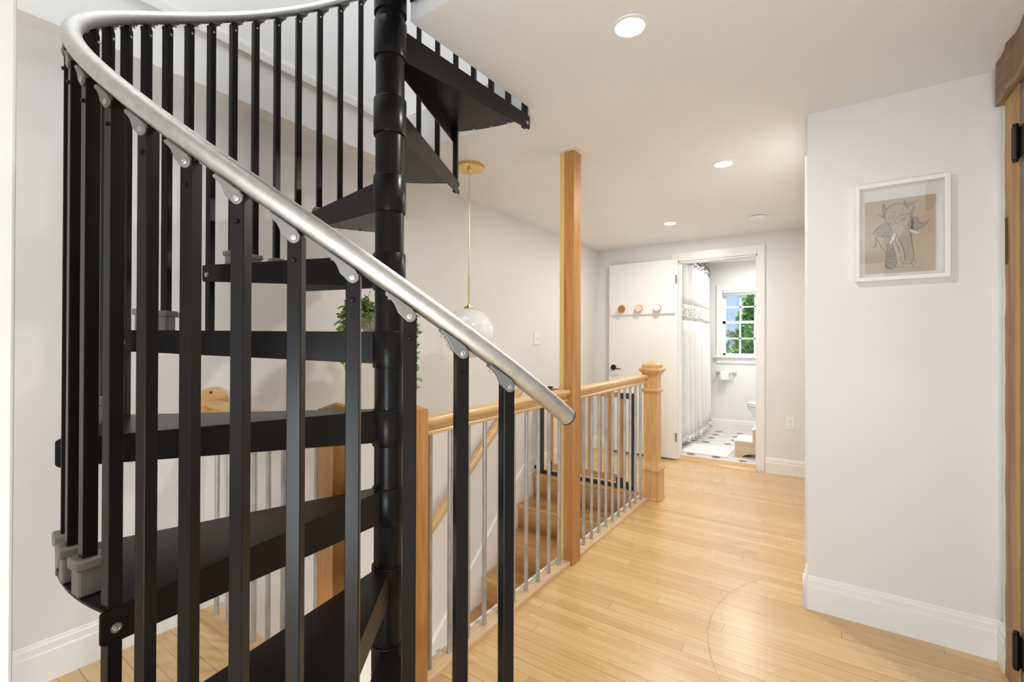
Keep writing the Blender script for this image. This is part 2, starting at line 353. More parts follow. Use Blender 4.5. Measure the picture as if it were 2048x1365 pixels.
bm = rough_prism(0, 2.085, 0.512, 0.60, 2.272, 2.424, 34, 0.004, 3)
hp = tag(obj('hewn_timber_post', bm, M['rustic']), 'rough hewn timber door post beside the slate door', 'timber post')
bm = new_bm(); box(bm, 0.5095, 0.514, 2.392, 2.412, 1.49, 1.66)
obj('mortise_slot', bm, mat('old_mortise', (0.10, 0.055, 0.02), 0.9), hp, label='dark mortise slot cut in the post')
rd = random.Random(5); bm = new_bm(); rings = []
for i in range(31):
    y = 2.462 - (2.462 - 0.9) * i / 30; a, b = rd.uniform(-.006, .006), rd.uniform(-.005, .005)
    rings.append([bm.verts.new(p) for p in ((0.493 + a, y, 2.087 + b * .4), (0.60, y, 2.087 + b * .4), (0.60, y, ZC - 0.001), (0.495 + a, y, ZC - 0.001))])
for a, b in zip(rings[:-1], rings[1:]):
    for k in range(4): bm.faces.new((a[k], a[(k + 1) % 4], b[(k + 1) % 4], b[k]))
bm.faces.new(rings[0]); bm.faces.new(rings[-1])
tag(obj('hewn_lintel_beam', bm, M['rusticbeam']), 'grey-brown rough hewn lintel beam lying on the timber post at the ceiling', 'timber beam')
# room end behind and near casing at the left edge
bm = new_bm(); box(bm, -2.42, 2.3, -3.1, -3, 0, ZU)
struct('wall_front', bm, M['wall'], 'white wall behind the photographer', 'wall')
bm = new_bm(); box(bm, 2.2, 2.3, -3, 5.1, 0, ZU); box(bm, 0.66, 2.2, 2.70, 2.8, 0, ZU)
struct('wall_far_right', bm, M['wall'], 'white wall beyond the slate door', 'wall')
bm = new_bm(); box(bm, -1.03, -0.9, -0.05, 0.137, 0, 2.9)
struct('trim_near_jamb', bm, M['wall'], 'blurred white wall end at the left edge of the photo', 'trim', bevel=0.004)

# ------------------------------------------------------------------ baseboards
def base_prof(h, t=0.018):
    return [(0, 0), (t, 0), (t, h - 0.045), (t - 0.004, h - 0.040), (t - 0.004, h - 0.018), (t - 0.009, h - 0.012), (t - 0.009, h - 0.006), (t - 0.014, h), (0, h)]
bm = new_bm(); profile_run(bm, (EX - 0.018, EY, 0), (0.525, EY, 0), (0, -1, 0), base_prof(0.15)); profile_run(bm, (EX, EY - 0.018, 0), (EX, 2.69, 0), (-1, 0, 0), base_prof(0.15))
profile_run(bm, (0.525, EY, 0), (0.525, 2.428, 0), (-1, 0, 0), base_prof(0.15))
struct('baseboard_closet', bm, M['trim'], 'white baseboard under the framed drawing', 'baseboard')
bm = new_bm(); profile_run(bm, (-0.535, YB, 0), (EX, YB, 0), (0, -1, 0), base_prof(0.14)); profile_run(bm, (-2.3, YB, 0), (-1.40, YB, 0), (0, -1, 0), base_prof(0.14))
struct('baseboard_back', bm, M['trim'], 'white baseboard on the end wall beside the bathroom door', 'baseboard')
bm = new_bm(); profile_run(bm, (XL, -3, 0), (XL, 0.905, 0), (1, 0, 0), base_prof(0.15)); profile_run(bm, (XL, 3.72, 0), (XL, YB, 0), (1, 0, 0), base_prof(0.15))
struct('baseboard_left', bm, M['trim'], 'white baseboard along the left wall', 'baseboard')

# ------------------------------------------------------------------ bathroom door, casing
bm = new_bm(); c = 0.062; t = 0.018
box(bm, DX0 - c, DX0, YB - t, YB, 0, DH + c + 0.025); box(bm, DX1, DX1 + c, YB - t, YB, 0, DH + c + 0.025); box(bm, DX0, DX1, YB - t, YB, DH, DH + c + 0.025)
box(bm, DX0 - 0.001, DX0 + 0.015, YB, 5.07, 0, DH); box(bm, DX1 - 0.015, DX1 + 0.001, YB, 5.07, 0, DH); box(bm, DX0, DX1, YB, 5.07, DH - 0.015, DH)
cs = struct('trim_bathroom_door', bm, M['trim'], 'white casing around the bathroom doorway', 'trim', bevel=0.003)
bm = new_bm(); box(bm, DX1 - 0.017, DX1 - 0.0145, 4.985, 5.005, 0.90, 0.96)
obj('strike_plate', bm, M['bronze'], cs, label='dark strike plate in the jamb')
bm = new_bm(); prism(bm, [(DX0, YB - 0.03, 0), (DX0, YB - 0.015, 0.018), (DX0, 5.07, 0.03), (DX0, 5.07, 0)], (DX1 - DX0, 0, 0))
struct('trim_threshold', bm, M['railwood_x'], 'worn wooden threshold under the bathroom doorway', 'trim')
bm = new_bm(); box(bm, -2.065, -1.325, 4.895, 4.930, 0.02, 2.068)
d1 = struct('door_1', bm, M['door'], 'white slab door folded back against the end wall', 'door', bevel=0.002)
for z in (1.86, 0.24):
    bm = new_bm(); tube(bm, [(-1.322, 4.889, z - 0.045), (-1.322, 4.889, z + 0.045)], 0.006, 10); box(bm, -1.345, -1.322, 4.891, 4.894, z - 0.045, z + 0.045)
    obj('hinge', bm, M['nickel'], d1, label='small nickel hinge')
bm = new_bm(); c0 = Vector((-2.012, 4.894, 0.935)); lathe(bm, [(0.031, 0), (0.031, 0.006), (0.024, 0.010), (0.011, 0.012), (0.011, 0.04), (0.012, 0.05), (0, 0.052)], c0, (0, -1, 0), 24)
tube(bm, [c0 + Vector((0, -0.042, 0)), c0 + Vector((0.03, -0.044, -0.006)), c0 + Vector((0.065, -0.044, -0.014)), c0 + Vector((0.10, -0.042, -0.010))], [0.009, 0.008, 0.006, 0.005], 10)
obj('lever_handle', bm, M['bronze'], d1, True, label='dark bronze lever handle on a round rose')
# peg rack
pr = empty('peg_rack', (-1.69, 4.894, 1.56), 'white peg rail with three round wooden pegs on the open door', 'peg rail')
bm = new_bm(); box(bm, -2.045, -1.343, 4.872, 4.8945, 1.508, 1.615)
obj('backboard', bm, M['trim'], pr, False, 0.003)
for x, (face, lab) in ((-1.894, ((0.42, 0.17, 0.055), 'brown peg')), (-1.705, ((0.83, 0.62, 0.48), 'pale peach peg')), (-1.512, ((0.90, 0.88, 0.85), 'white-faced peg'))):
    bm = new_bm(); lathe(bm, [(0.015, 0), (0.015, 0.035), (0.040, 0.037), (0.040, 0.049), (0.038, 0.052)], (x, 4.873, 1.572), (0, -1, 0), 28)
    pg = obj('peg', bm, mat('peg_edge', (0.55, 0.27, 0.14), 0.5), pr, True, label=lab)
    bm = new_bm(); lathe(bm, [(0.0365, 0), (0.0365, 0.002), (0, 0.0025)], (x, 4.8205, 1.572), (0, -1, 0), 28)
    obj('peg_face', bm, mat('peg_face', face, 0.5), pg, True)
# outlet and switch
ot = empty('wall_outlet', (-0.332, YB, 0.472), 'white double power outlet on the end wall above the baseboard', 'outlet')
bm = new_bm(); box(bm, -0.367, -0.297, YB - 0.006, YB, 0.415, 0.530); obj('cover_plate', bm, M['white_plastic'], ot, False, 0.002)
for z in (0.450, 0.495):
    bm = new_bm(); lathe(bm, [(0.016, 0), (0.016, 0.003), (0, 0.0032)], (-0.332, YB - 0.006, z), (0, -1, 0), 20); s = obj('socket', bm, M['white_plastic'], ot)
    bm = new_bm(); box(bm, -0.339, -0.337, YB - 0.0096, YB - 0.009, z, z + 0.008); box(bm, -0.327, -0.325, YB - 0.0096, YB - 0.009, z, z + 0.008); box(bm, -0.334, -0.330, YB - 0.0096, YB - 0.009, z - 0.009, z - 0.005)
    obj('socket_slots', bm, M['slot'], s)
def wx(z): return XL + 0.04 * z
sw = empty('light_switch', (wx(1.24), 3.66, 1.24), 'white double toggle switch plate on the left wall beyond the pendant', 'light switch')
bm = new_bm(); obox(bm, (wx(1.245) + 0.003, 3.665, 1.245), (1, 0, -0.04), (0, 1, 0), (0.04, 0, 1), 0.003, 0.058, 0.058); obj('cover_plate', bm, M['white_plastic'], sw, False, 0.002)
for y in (3.642, 3.688):
    bm = new_bm(); obox(bm, (wx(1.245) + 0.010, y, 1.245), (1, 0, 0.3), (0, 1, 0), (-0.3, 0, 1), 0.007, 0.004, 0.007); obj('toggle', bm, M['white_plastic'], sw)

# ------------------------------------------------------------------ recessed lights, smoke detector
LIGHTS = [(-0.557, 1.488, 'recessed ceiling light nearest the camera, in the ceiling over the hall', 'recessed downlights'), (-0.532, 2.932, 'recessed ceiling light in the middle of the hall, beside the closet wall', 'recessed downlights'), (-1.177, 4.12, 'recessed ceiling light farthest away, before the bathroom door', 'recessed downlights')]
for x, y, lab, g in LIGHTS:
    e = empty('recessed_light', (x, y, ZC), lab, 'ceiling light', g)
    bm = new_bm(); lathe(bm, [(0.047, -0.001), (0.060, -0.001), (0.058, -0.004), (0.048, -0.006), (0.047, -0.001)], (x, y, ZC), (0, 0, 1), 40, 0, False); obj('trim_ring', bm, M['white_plastic'], e, True)
    bm = new_bm(); lathe(bm, [(0.047, -0.0015), (0.045, -0.0045), (0, -0.005)], (x, y, ZC), (0, 0, 1), 40); obj('lens', bm, M['lens'], e, True)
    area('downlight', (x, y, ZC - 0.012), (x, y, 0), 0.085, 0.085, 10.5, (1, 0.955, 0.90), 'DISK')
sd = empty('smoke_detector', (-0.516, 4.26, ZC), 'round white smoke detector on the ceiling before the bathroom', 'smoke detector')
bm = new_bm(); lathe(bm, [(0.070, 0), (0.070, -0.012), (0.066, -0.014)], (-0.516, 4.26, ZC), (0, 0, 1), 36); obj('mounting_base', bm, M['white_plastic'], sd, True)
bm = new_bm(); lathe(bm, [(0.058, -0.013), (0.058, -0.018)], (-0.516, 4.26, ZC), (0, 0, 1), 36); obj('vent_ring', bm, M['slot'], sd, True)
bm = new_bm(); lathe(bm, [(0.066, -0.018), (0.062, -0.034), (0.045, -0.044), (0.0, -0.046)], (-0.516, 4.26, ZC), (0, 0, 1), 36); obj('cover', bm, M['white_plastic'], sd, True)

# ------------------------------------------------------------------ spiral staircase
CX, CY, RB = -1.166, 1.002, 0.739
T0, DT = R_(-24.35), R_(27.5526 / 4)
RISE = 0.2452
def zt(n): return RISE * n + 0.008
def zs(k): return 1.121 + 0.0613 * k
def ang(k): return T0 - k * DT
def P(r, a, z): return Vector((CX + r * math.cos(a), CY + r * math.sin(a), z))
st = empty('spiral_staircase', (CX, CY, 0), 'black steel spiral staircase with a silver tubular handrail', 'spiral staircase')
bm = new_bm(); tube(bm, [(CX, CY, 0.0), (CX, CY, 3.5)], 0.0447, 48); obj('center_pole', bm, M['black'], st, True)
bm = new_bm(); lathe(bm, [(0.14, 0), (0.14, 0.010), (0.06, 0.012), (0.053, 0.05), (0.046, 0.05)], (CX, CY, 0), (0, 0, 1), 40); obj('base_plate', bm, M['black'], st, True)
OFF = 0.0135
def tread(n, a0, a1, z):
    bm = new_bm(); top = z; th = 0.005
    def edge(a, sgn):      # radial line at a shifted sideways
        d = Vector((math.cos(a), math.sin(a), 0)); s = Vector((-math.sin(a), math.cos(a), 0)) * sgn
        return d, s
    d0, s0 = edge(a0, 1); d1, s1 = edge(a1, -1); C0 = Vector((CX, CY, 0)); RO = 0.757
    poly = [C0 + d0 * 0.044 + s0 * OFF, C0 + d0 * RO + s0 * OFF]
    for i in range(1, 12):
        a = a0 + (a1 - a0) * i / 12; poly.append(C0 + Vector((math.cos(a), math.sin(a), 0)) * RO)
    poly += [C0 + d1 * RO + s1 * OFF, C0 + d1 * 0.044 + s1 * OFF]
    prism(bm, [p + Vector((0, 0, top - th)) for p in poly], (0, 0, th))
    for d, s in ((d0, s0), (d1, s1)):
        o = C0 + s * OFF
        pr_ = [(0.044, 0), (0.757, 0), (0.762, -0.004), (0.762, -0.054), (0.756, -0.061), (0.70, -0.063), (0.044, -0.100)]
        prism(bm, [o + d * r + Vector((0, 0, top + h)) for r, h in pr_], s * -0.005)
    t_ = obj('tread', bm, M['black'], st, False, 0.0022)
    bm = new_bm(); lathe(bm, [(0.0447, 0), (0.0495, 0), (0.0508, -0.002), (0.0508, -0.112), (0.0495, -0.115), (0.0447, -0.115)], (CX, CY, top + 0.002), (0, 0, 1), 48)
    am = (a0 + a1) / 2
    for a in (am + PI, am + PI + 0.6, am + 1.6, am - 1.6):
        for zz in (-0.018, -0.098):
            dd = Vector((math.cos(a), math.sin(a), 0)); lathe(bm, [(0.0028, 0), (0.0028, 0.0016), (0.0014, 0.0016), (0, 0.0006)], Vector((CX, CY, top + zz)) + dd * 0.0502, dd, 10)
    obj('collar', bm, M['black'], t_, True)
    for d, s in ((d0, s0), (d1, s1)):
        bm = new_bm(); c_ = C0 + d * 0.739 + s * (OFF - 0.0002) + Vector((0, 0, top - 0.036))
        lathe(bm, [(0.0085, 0), (0.0085, 0.0016), (0.0058, 0.0016), (0.0055, 0.0055), (0.0025, 0.0065), (0, 0.0045)], c_, s, 14); obj('tip_bolt', bm, M['zinc'], t_, True, label='bright zinc bolt')
    for q in (0.25, 0.5, 0.75):
        a = a0 + (a1 - a0) * q; bm = new_bm(); lathe(bm, [(0.006, 0), (0.006, -0.004), (0, -0.006)], P(0.739, a, top - th), (0, 0, 1), 10); obj('under_bolt', bm, M['zinc'], t_, True)
for n in range(1, 10): tread(n, ang(4 * (n - 1)), ang(4 * n), zt(n))
# landing at the top
bm = new_bm(); zl = ZU + 0.003
prism(bm, [(CX + 0.02, 0.22, zl - 0.006), (-0.36, 0.22, zl - 0.006), (-0.36, 1.045, zl - 0.006), (CX + 0.02, 1.045, zl - 0.006)], (0, 0, 0.006))
box(bm, CX + 0.045, -0.36, 1.041, 1.046, 2.292, zl); box(bm, CX + 0.02, -0.36, 0.22, 0.226, 2.38, zl); box(bm, -0.366, -0.36, 0.22, 1.045, 2.38, zl); box(bm, CX + 0.02, CX + 0.026, 0.22, 0.95, 2.38, zl)
ld = obj('landing', bm, M['black'], st, False, 0.002)
bm = new_bm(); lathe(bm, [(0.0447, 0), (0.0508, 0), (0.0508, -0.22), (0.0447, -0.22)], (CX, CY, zl), (0, 0, 1), 48); obj('collar', bm, M['black'], ld, True)
# balusters
HB = 0.011
for k in range(0, 37):
    a = ang(k); n = k // 4 + 1; tip = (k % 4 == 0)
    if tip: zb = 0.0 if k == 0 else zt(n - 1) - 0.056
    else: zb = zt(n) + 0.002
    rad = Vector((math.cos(a), math.sin(a), 0)); tan = Vector((math.sin(a), -math.cos(a), 0))     # tan points up the stair (clockwise)
    zc = zs(k); top = zc + 0.004
    bm = new_bm(); c_ = P(RB, a, (zb + top) / 2); obox(bm, c_, rad, tan, (0, 0, 1), HB, HB, (top - zb) / 2)
    # cap with rounded top
    pr_ = [P(RB, a, 0) + tan * (0.0095 * math.cos(q)) + Vector((0, 0, top - 0.001 + 0.012 * math.sin(q))) - rad * 0.010 for q in [PI * i / 8 for i in range(9)]]
    prism(bm, pr_, rad * 0.013)
    b = obj('baluster', bm, M['black'], st, False, 0.0012, segs=1)
    bm = new_bm(); lathe(bm, [(0.0042, 0), (0.0042, 0.001), (0.003, 0.0035), (0, 0.0045)], P(RB + HB, a, zc - 0.036), rad, 12); obj('cap_screw', bm, M['black'], b, True)
    bm = new_bm(); lathe(bm, [(0.0042, 0), (0.0042, 0.001), (0.003, 0.0035), (0, 0.0045)], P(RB - HB, a, zc - 0.020), -rad, 12); obj('cap_screw', bm, M['zinc'], b, True)
    # bracket: knuckle round the screw, curved arm lying along the underside of the tube
    sl_ = math.atan2(RISE, RB * 4 * DT); ct, sn = math.cos(sl_), math.sin(sl_)
    def uv(u, v): return tan * (u * ct - v * sn) + Vector((0, 0, u * sn + v * ct))      # u along the rail, v normal to it
    cen = P(RB + 0.0055, a, zc)
    v1 = 0.036 * ct - 0.0175      # underside of the tube above the screw, in v
    u0_ = 0.036 * sn
    knuckle = [cen + tan * (0.0098 * math.cos(q)) + Vector((0, 0, 0.0098 * math.sin(q))) for q in [2 * PI * i / 20 for i in range(20)]]
    bm = new_bm(); prism(bm, knuckle, rad * 0.0085)
    arm = [(-0.0085, 0.003), (-0.004, 0.0085), (0.004, v1), (0.052, v1), (0.0545, v1 - 0.003), (0.052, v1 - 0.006), (0.041, v1 - 0.0072), (0.033, v1 - 0.0095), (0.026, v1 - 0.0135), (0.019, v1 - 0.0185), (0.011, -0.0075), (0.003, -0.0094)]
    def rail_pt(u, v, off):
        # follow the curve of the rail: move round the circle instead of along the tangent
        ho = u * ct - v * sn; aa = a - ho / RB; return P(RB + 0.0055 + off, aa, zc + u * sn + v * ct)
    A = [bm.verts.new(rail_pt(u, v, 0.0)) for u, v in arm]; B = [bm.verts.new(rail_pt(u, v, 0.0085)) for u, v in arm]
    bm.faces.new(A); bm.faces.new(B[::-1])
    for i in range(len(A)): bm.faces.new((A[i], B[i], B[(i + 1) % len(A)], A[(i + 1) % len(A)]))
    # saddle strip touching the tube
    S = [(0.020, v1 - 0.003), (0.020, v1 + 0.001), (0.054, v1 + 0.001), (0.054, v1 - 0.003)]
    A = [bm.verts.new(rail_pt(u, v, -0.013)) for u, v in S]; B = [bm.verts.new(rail_pt(u, v, 0.006)) for u, v in S]
    bm.faces.new(A); bm.faces.new(B[::-1])
    for i in range(4): bm.faces.new((A[i], B[i], B[(i + 1) % 4], A[(i + 1) % 4]))
    br_ = obj('rail_bracket', bm, M['cast'], b, False, 0.0012, 'grey cast bracket')
    bm = new_bm(); lathe(bm, [(0.0055, 0), (0.0055, 0.0012), (0.0042, 0.0020), (0.0016, 0.0020), (0.0, 0.0008)], P(RB + 0.014, a, zc), rad, 14)
    obj('bracket_screw', bm, M['zinc'], b, True)
    bm = new_bm(); lathe(bm, [(0.005, 0), (0.005, 0.002), (0.0, 0.0035)], rail_pt(0.043, v1 - 0.0055, -0.004), Vector((0, 0, -1)), 12)
    obj('rail_screw', bm, M['zinc'], b, True)
    if not tip:
        bm = new_bm(); z0 = zt(n)
        obox(bm, P(RB, a, z0 + 0.026), rad, tan, (0, 0, 1), 0.0185, 0.0185, 0.026); obox(bm, P(RB, a, z0 + 0.0575), rad, tan, (0, 0, 1), 0.0235, 0.0235, 0.0095)
        obj('baluster_shoe', bm, M['cast'], b, False, 0.0035, 'grey cast shoe')
# handrail helix
bm = new_bm(); pts = []
k = -1.72
while k < 37.6:
    pts.append(P(RB, ang(k), zs(k) + 0.036)); k += 0.25
tube(bm, pts, 0.0178, 24); hr = obj('handrail', bm, M['alu'], st, True, label='silver tubular handrail')
e0 = pts[0]; dr = (pts[0] - pts[1]).normalized(); bm = new_bm(); tube(bm, [e0 + dr * 0.0002, e0 + dr * 0.003], 0.0182, 24); obj('end_cap', bm, M['rubber'], hr, label='black end cap')

# ------------------------------------------------------------------ guard rails round the stairwell
RX = -1.207
def rail_profile(s=1.0):
    return [(-0.020, -0.068), (0.020, -0.068), (0.022, -0.055), (0.014, -0.050), (0.014, -0.042), (0.022, -0.034), (0.031, -0.026), (0.034, -0.014), (0.029, -0.004), (0.012, 0.0), (-0.012, 0.0), (-0.029, -0.004), (-0.034, -0.014), (-0.031, -0.026), (-0.022, -0.034), (-0.014, -0.042), (-0.014, -0.050), (-0.022, -0.055)]
gr = empty('guard_railing', (RX, 2.3, 0), 'long wooden guard rail on grey pipe balusters beside the stairwell', 'guard rail')
for y0, y1, za, zb in ((1.178, 2.262, 0.937, 0.950), (2.349, 3.546, 0.951, 0.962)):
    bm = new_bm(); p0, p1 = Vector((RX, y0, za)), Vector((RX, y1, zb)); profile_run(bm, p0, p1, (1, 0, 0), rail_profile()); obj('top_rail', bm, M['railwood_y'], gr, False, 0.003)
    bm = new_bm(); box(bm, RX - 0.034, RX + 0.036, y0, y1 if y1 < 3 else 3.524, 0, 0.021); obj('bottom_rail', bm, M['shoewood'], gr, False, 0.002)
ys = [1.229 + 0.1074 * i for i in range(10)] + [2.386 + 0.1075 * i for i in range(11)]
for y in ys:
    bm = new_bm(); tube(bm, [(RX, y, 0.018), (RX, y, 0.886 + 0.011 * (y - 1.2) / 1.2)], 0.0095, 14); lathe(bm, [(0.012, 0), (0.012, 0.003), (0.0095, 0.004)], (RX, y, 0.020), (0, 0, 1), 14)
    obj('baluster', bm, M['galv'], gr, True)
bm = new_bm(); box(bm, -1.262, -1.2475, 0.99, 3.64, -0.24, 0.016)
struct('trim_stairwell', bm, M['trim'], 'white strip lining the edge of the stairwell beside the pipe balusters', 'trim')
# posts
def square_post(name, x0, x1, y0, y1, h, label, cap=True):
    bm = new_bm()
    if cap:
        box(bm, x0, x1, y0, y1, 0, h - 0.022); cx_, cy_ = (x0 + x1) / 2, (y0 + y1) / 2
        v = [bm.verts.new(p) for p in ((x0, y0, h - 0.022), (x1, y0, h - 0.022), (x1, y1, h - 0.022), (x0, y1, h - 0.022), (cx_, cy_, h))]
        for i in range(4): bm.faces.new((v[i], v[(i + 1) % 4], v[4]))
    else: box(bm, x0, x1, y0, y1, 0, h)
    return tag(obj(name, bm, M['fir'], None, False, 0.003), label, 'wooden post')
square_post('guard_post', RX - 0.043, RX + 0.043, 1.095, 1.178, 0.990, 'short square fir post close beside the spiral stair pole')
square_post('guard_post', -1.402, -1.317, 0.905, 0.990, 1.002, 'short square fir post behind the lower treads of the spiral stair')
square_post('ceiling_post', -1.244, -1.157, 2.262, 2.349, ZC, 'tall knotty fir post rising from floor to ceiling', False)
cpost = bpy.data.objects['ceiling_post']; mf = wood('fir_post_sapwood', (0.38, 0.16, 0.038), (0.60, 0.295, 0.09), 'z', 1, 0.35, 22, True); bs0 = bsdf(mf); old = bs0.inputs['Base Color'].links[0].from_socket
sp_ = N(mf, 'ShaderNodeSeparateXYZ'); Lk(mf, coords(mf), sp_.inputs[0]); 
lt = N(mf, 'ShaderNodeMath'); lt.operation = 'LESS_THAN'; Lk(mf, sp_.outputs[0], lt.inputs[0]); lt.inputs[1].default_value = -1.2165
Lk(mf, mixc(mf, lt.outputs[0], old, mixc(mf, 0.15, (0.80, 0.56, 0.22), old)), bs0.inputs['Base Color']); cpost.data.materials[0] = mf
bm = new_bm(); box(bm, -1.275, -1.115, 2.225, 2.375, ZC - 0.004, ZC)
struct('trim_post_plate', bm, M['ceil'], 'white square plate on the ceiling around the fir post', 'trim')
# newel post
nx, ny = -1.161, 3.60
nw = empty('newel_post', (nx, ny, 0), 'turned-block newel post with a pyramid cap at the far end of the railing', 'newel post')
def sq(bm, prof):
    rings = [[bm.verts.new((nx + sx_ * r, ny + sy_ * r, z)) for sx_, sy_ in ((-1, -1), (1, -1), (1, 1), (-1, 1))] for r, z in prof]
    for a, b in zip(rings[:-1], rings[1:]):
        for k_ in range(4): bm.faces.new((a[k_], a[(k_ + 1) % 4], b[(k_ + 1) % 4], b[k_]))
    bm.faces.new(rings[0]); bm.faces.new(rings[-1])
bm = new_bm(); sq(bm, [(0.052, 0.22), (0.052, 0.985)]); obj('shaft', bm, M['newel'], nw, False, 0.002)
bm = new_bm(); sq(bm, [(0.074, 0), (0.074, 0.018), (0.070, 0.022), (0.070, 0.225)]); obj('base_block', bm, M['newel'], nw, False, 0.001)
bm = new_bm(); sq(bm, [(0.070, 0.225), (0.077, 0.228), (0.079, 0.245), (0.074, 0.252), (0.066, 0.270), (0.060, 0.275), (0.053, 0.296)]); obj('base_moulding', bm, M['newel'], nw, False, 0.001)
bm = new_bm(); sq(bm, [(0.053, 0.822), (0.062, 0.832), (0.064, 0.842), (0.058, 0.850), (0.053, 0.856)]); obj('collar_moulding', bm, M['newel'], nw, False, 0.001)
bm = new_bm(); sq(bm, [(0.053, 0.955), (0.060, 0.966), (0.068, 0.978), (0.078, 0.990), (0.080, 1.000), (0.076, 1.008), (0.063, 1.010), (0.063, 1.034), (0.060, 1.038), (0.002, 1.068)]); obj('cap', bm, M['newel'], nw, False, 0.001)
# rear guard: wall to short post
gy = 0.945
rg = empty('short_guard_railing', (-1.85, gy, 0), 'short wooden guard rail from the left wall to the post behind the spiral treads', 'guard rail')
bm = new_bm(); profile_run(bm, (wx(0.9) + 0.018, gy, 0.945), (-1.402, gy, 0.925), (0, 1, 0), rail_profile()); obj('top_rail', bm, M['railwood_x'], rg, False, 0.003)
bm = new_bm(); lathe(bm, [(0.068, 0), (0.068, 0.014), (0.064, 0.020), (0, 0.020)], (wx(0.94), gy, 0.935), (1, 0, 0.0), 36); ro = obj('wall_rosette', bm, M['railwood_y'], rg, True)
bm = new_bm(); lathe(bm, [(0.006, 0), (0.006, 0.0015), (0, 0.002)], (wx(0.94) + 0.020, gy - 0.01, 0.98), (1, 0, 0), 12); obj('rosette_screw', bm, M['slot'], ro, True)
bm = new_bm(); box(bm, XL, -1.402, gy - 0.036, gy + 0.036, 0, 0.021); obj('bottom_rail', bm, M['shoewood_x'], rg, False, 0.002)
x = -2.200
while x < -1.43:
    bm = new_bm(); tube(bm, [(x, gy, 0.018), (x, gy, 0.868)], 0.0095, 14); lathe(bm, [(0.012, 0), (0.012, 0.003), (0.0095, 0.004)], (x, gy, 0.020), (0, 0, 1), 14); obj('baluster', bm, M['galv'], rg, True); x += 0.105

# ------------------------------------------------------------------ stairs going down
sr = empty('staircase', (-1.78, 3.66, -2.3), 'oak staircase going down between the white wall and the hall floor', 'staircase')
RUN, RS = 0.250, 0.2135
for i in range(11):
    y = 3.665 - RUN * i; z = -RS * i
    if i == 0:
        bm = new_bm(); box(bm, -2.296, -1.264, y - 0.012, y + 0.05, -0.026, 0.002)
    else:
        bm = new_bm(); box(bm, -2.296, -1.264, y - 0.012, y + RUN + 0.030, z - 0.028, z)
    obj('stair_tread', bm, M['stair'], sr, False, 0.011, segs=3)
    bm = new_bm(); box(bm, -2.296, -1.264, y + 0.014, y + 0.032, z - RS, z - 0.027); obj('riser', bm, M['stair'], sr)
bm = new_bm()
def sk(y): return (y - 3.665) * (RS / RUN)
prism(bm, [(XL, 3.69, 0.15), (XL, 3.58, sk(3.58) + 0.225), (XL, 0.995, sk(0.995) + 0.225), (XL, 0.995, sk(0.995) - 0.2), (XL, 3.69, -0.2)], (0.006, 0, 0))
prism(bm, [(XL, 3.72, 0.15), (XL, 3.60, 0.150), (XL, 3.54, sk(3.54) + 0.235), (XL, 0.995, sk(0.995) + 0.235), (XL, 0.995, sk(0.995) + 0.205), (XL, 3.55, sk(3.55) + 0.205), (XL, 3.61, 0.118), (XL, 3.72, 0.118)], (0.016, 0, 0))
struct('trim_stair_skirt', bm, M['trim'], 'white skirt moulding slanting down the wall beside the oak stairs', 'trim')
bm = new_bm(); box(bm, -2.42, -1.25, 0.87, 0.99, -2.7, -0.24)
struct('wall_stairwell_front', bm, M['wall'], 'white stairwell wall under the short guard rail', 'wall')
bm = new_bm(); box(bm, -1.262, -1.14, 0.99, 4.2, -2.7, -0.24)
struct('wall_stairwell_right', bm, M['wall'], 'white stairwell wall under the hall floor', 'wall')
bm = new_bm(); box(bm, -2.42, -1.14, 0.87, 4.2, -2.8, -2.6)
struct('floor_lower', bm, M['floor'], 'wood floor at the foot of the oak stairs', 'floor')
# wall handrail
wh = empty('wall_handrail', (-2.22, 3.3, 0.8), 'slanting wooden handrail on the left wall of the stairwell', 'handrail')
def hz(y): return 0.795 + (y - 3.36) * 0.775
bm = new_bm(); up_ = Vector((0, -0.61, 0.79)); hp_ = [(-0.030, -0.022), (0.018, -0.022), (0.026, -0.008), (0.026, 0.008), (0.014, 0.024), (-0.014, 0.028), (-0.028, 0.020)]
y0, y1 = 3.36, 0.99
prism(bm, [Vector((-2.225 + a, y0, hz(y0))) + up_ * b * 1.15 for a, b in hp_], (0, y1 - y0, hz(y1) - hz(y0))); obj('rail', bm, M['railwood_y'], wh, False, 0.004)
for y in (3.30, 2.2, 1.15):
    bm = new_bm(); z = hz(y) - 0.03; tube(bm, [(-2.287, y, z - 0.05), (-2.25, y, z - 0.045), (-2.232, y, z - 0.02), (-2.228, y, z + 0.005)], 0.006, 10); lathe(bm, [(0.02, 0), (0.02, 0.005), (0, 0.006)], (-2.2995 + 0.04 * z, y, z - 0.05), (1, 0, 0), 16); obj('wall_bracket', bm, M['brass'], wh, True)

# ------------------------------------------------------------------ gate at the head of the stairs
gt = empty('safety_gate', (-1.8, 3.72, 0), 'black framed safety gate with wooden bars at the head of the oak stairs', 'gate')
GY = 3.72
bm = new_bm(); box(bm, -2.262, -1.333, GY - 0.014, GY + 0.014, 0.0, 0.030); box(bm, -2.262, -2.210, GY - 0.014, GY + 0.014, 0.03, 0.80); box(bm, -1.378, -1.333, GY - 0.014, GY + 0.014, 0.03, 0.79); obj('metal_frame', bm, M['darkgrey'], gt, False, 0.003)
bm = new_bm(); box(bm, -1.462, -1.378, GY - 0.016, GY + 0.016, 0.742, 0.788); obj('latch', bm, M['darkgrey'], gt, False, 0.004)
bm = new_bm(); box(bm, -2.14, -1.44, GY - 0.011, GY + 0.011, 0.750, 0.790); obj('top_rail', bm, M['gatewood_x'], gt, False, 0.003)
bm = new_bm(); box(bm, -2.14, -1.44, GY - 0.011, GY + 0.011, 0.045, 0.105); obj('bottom_rail', bm, M['gatewood_x'], gt, False, 0.003)
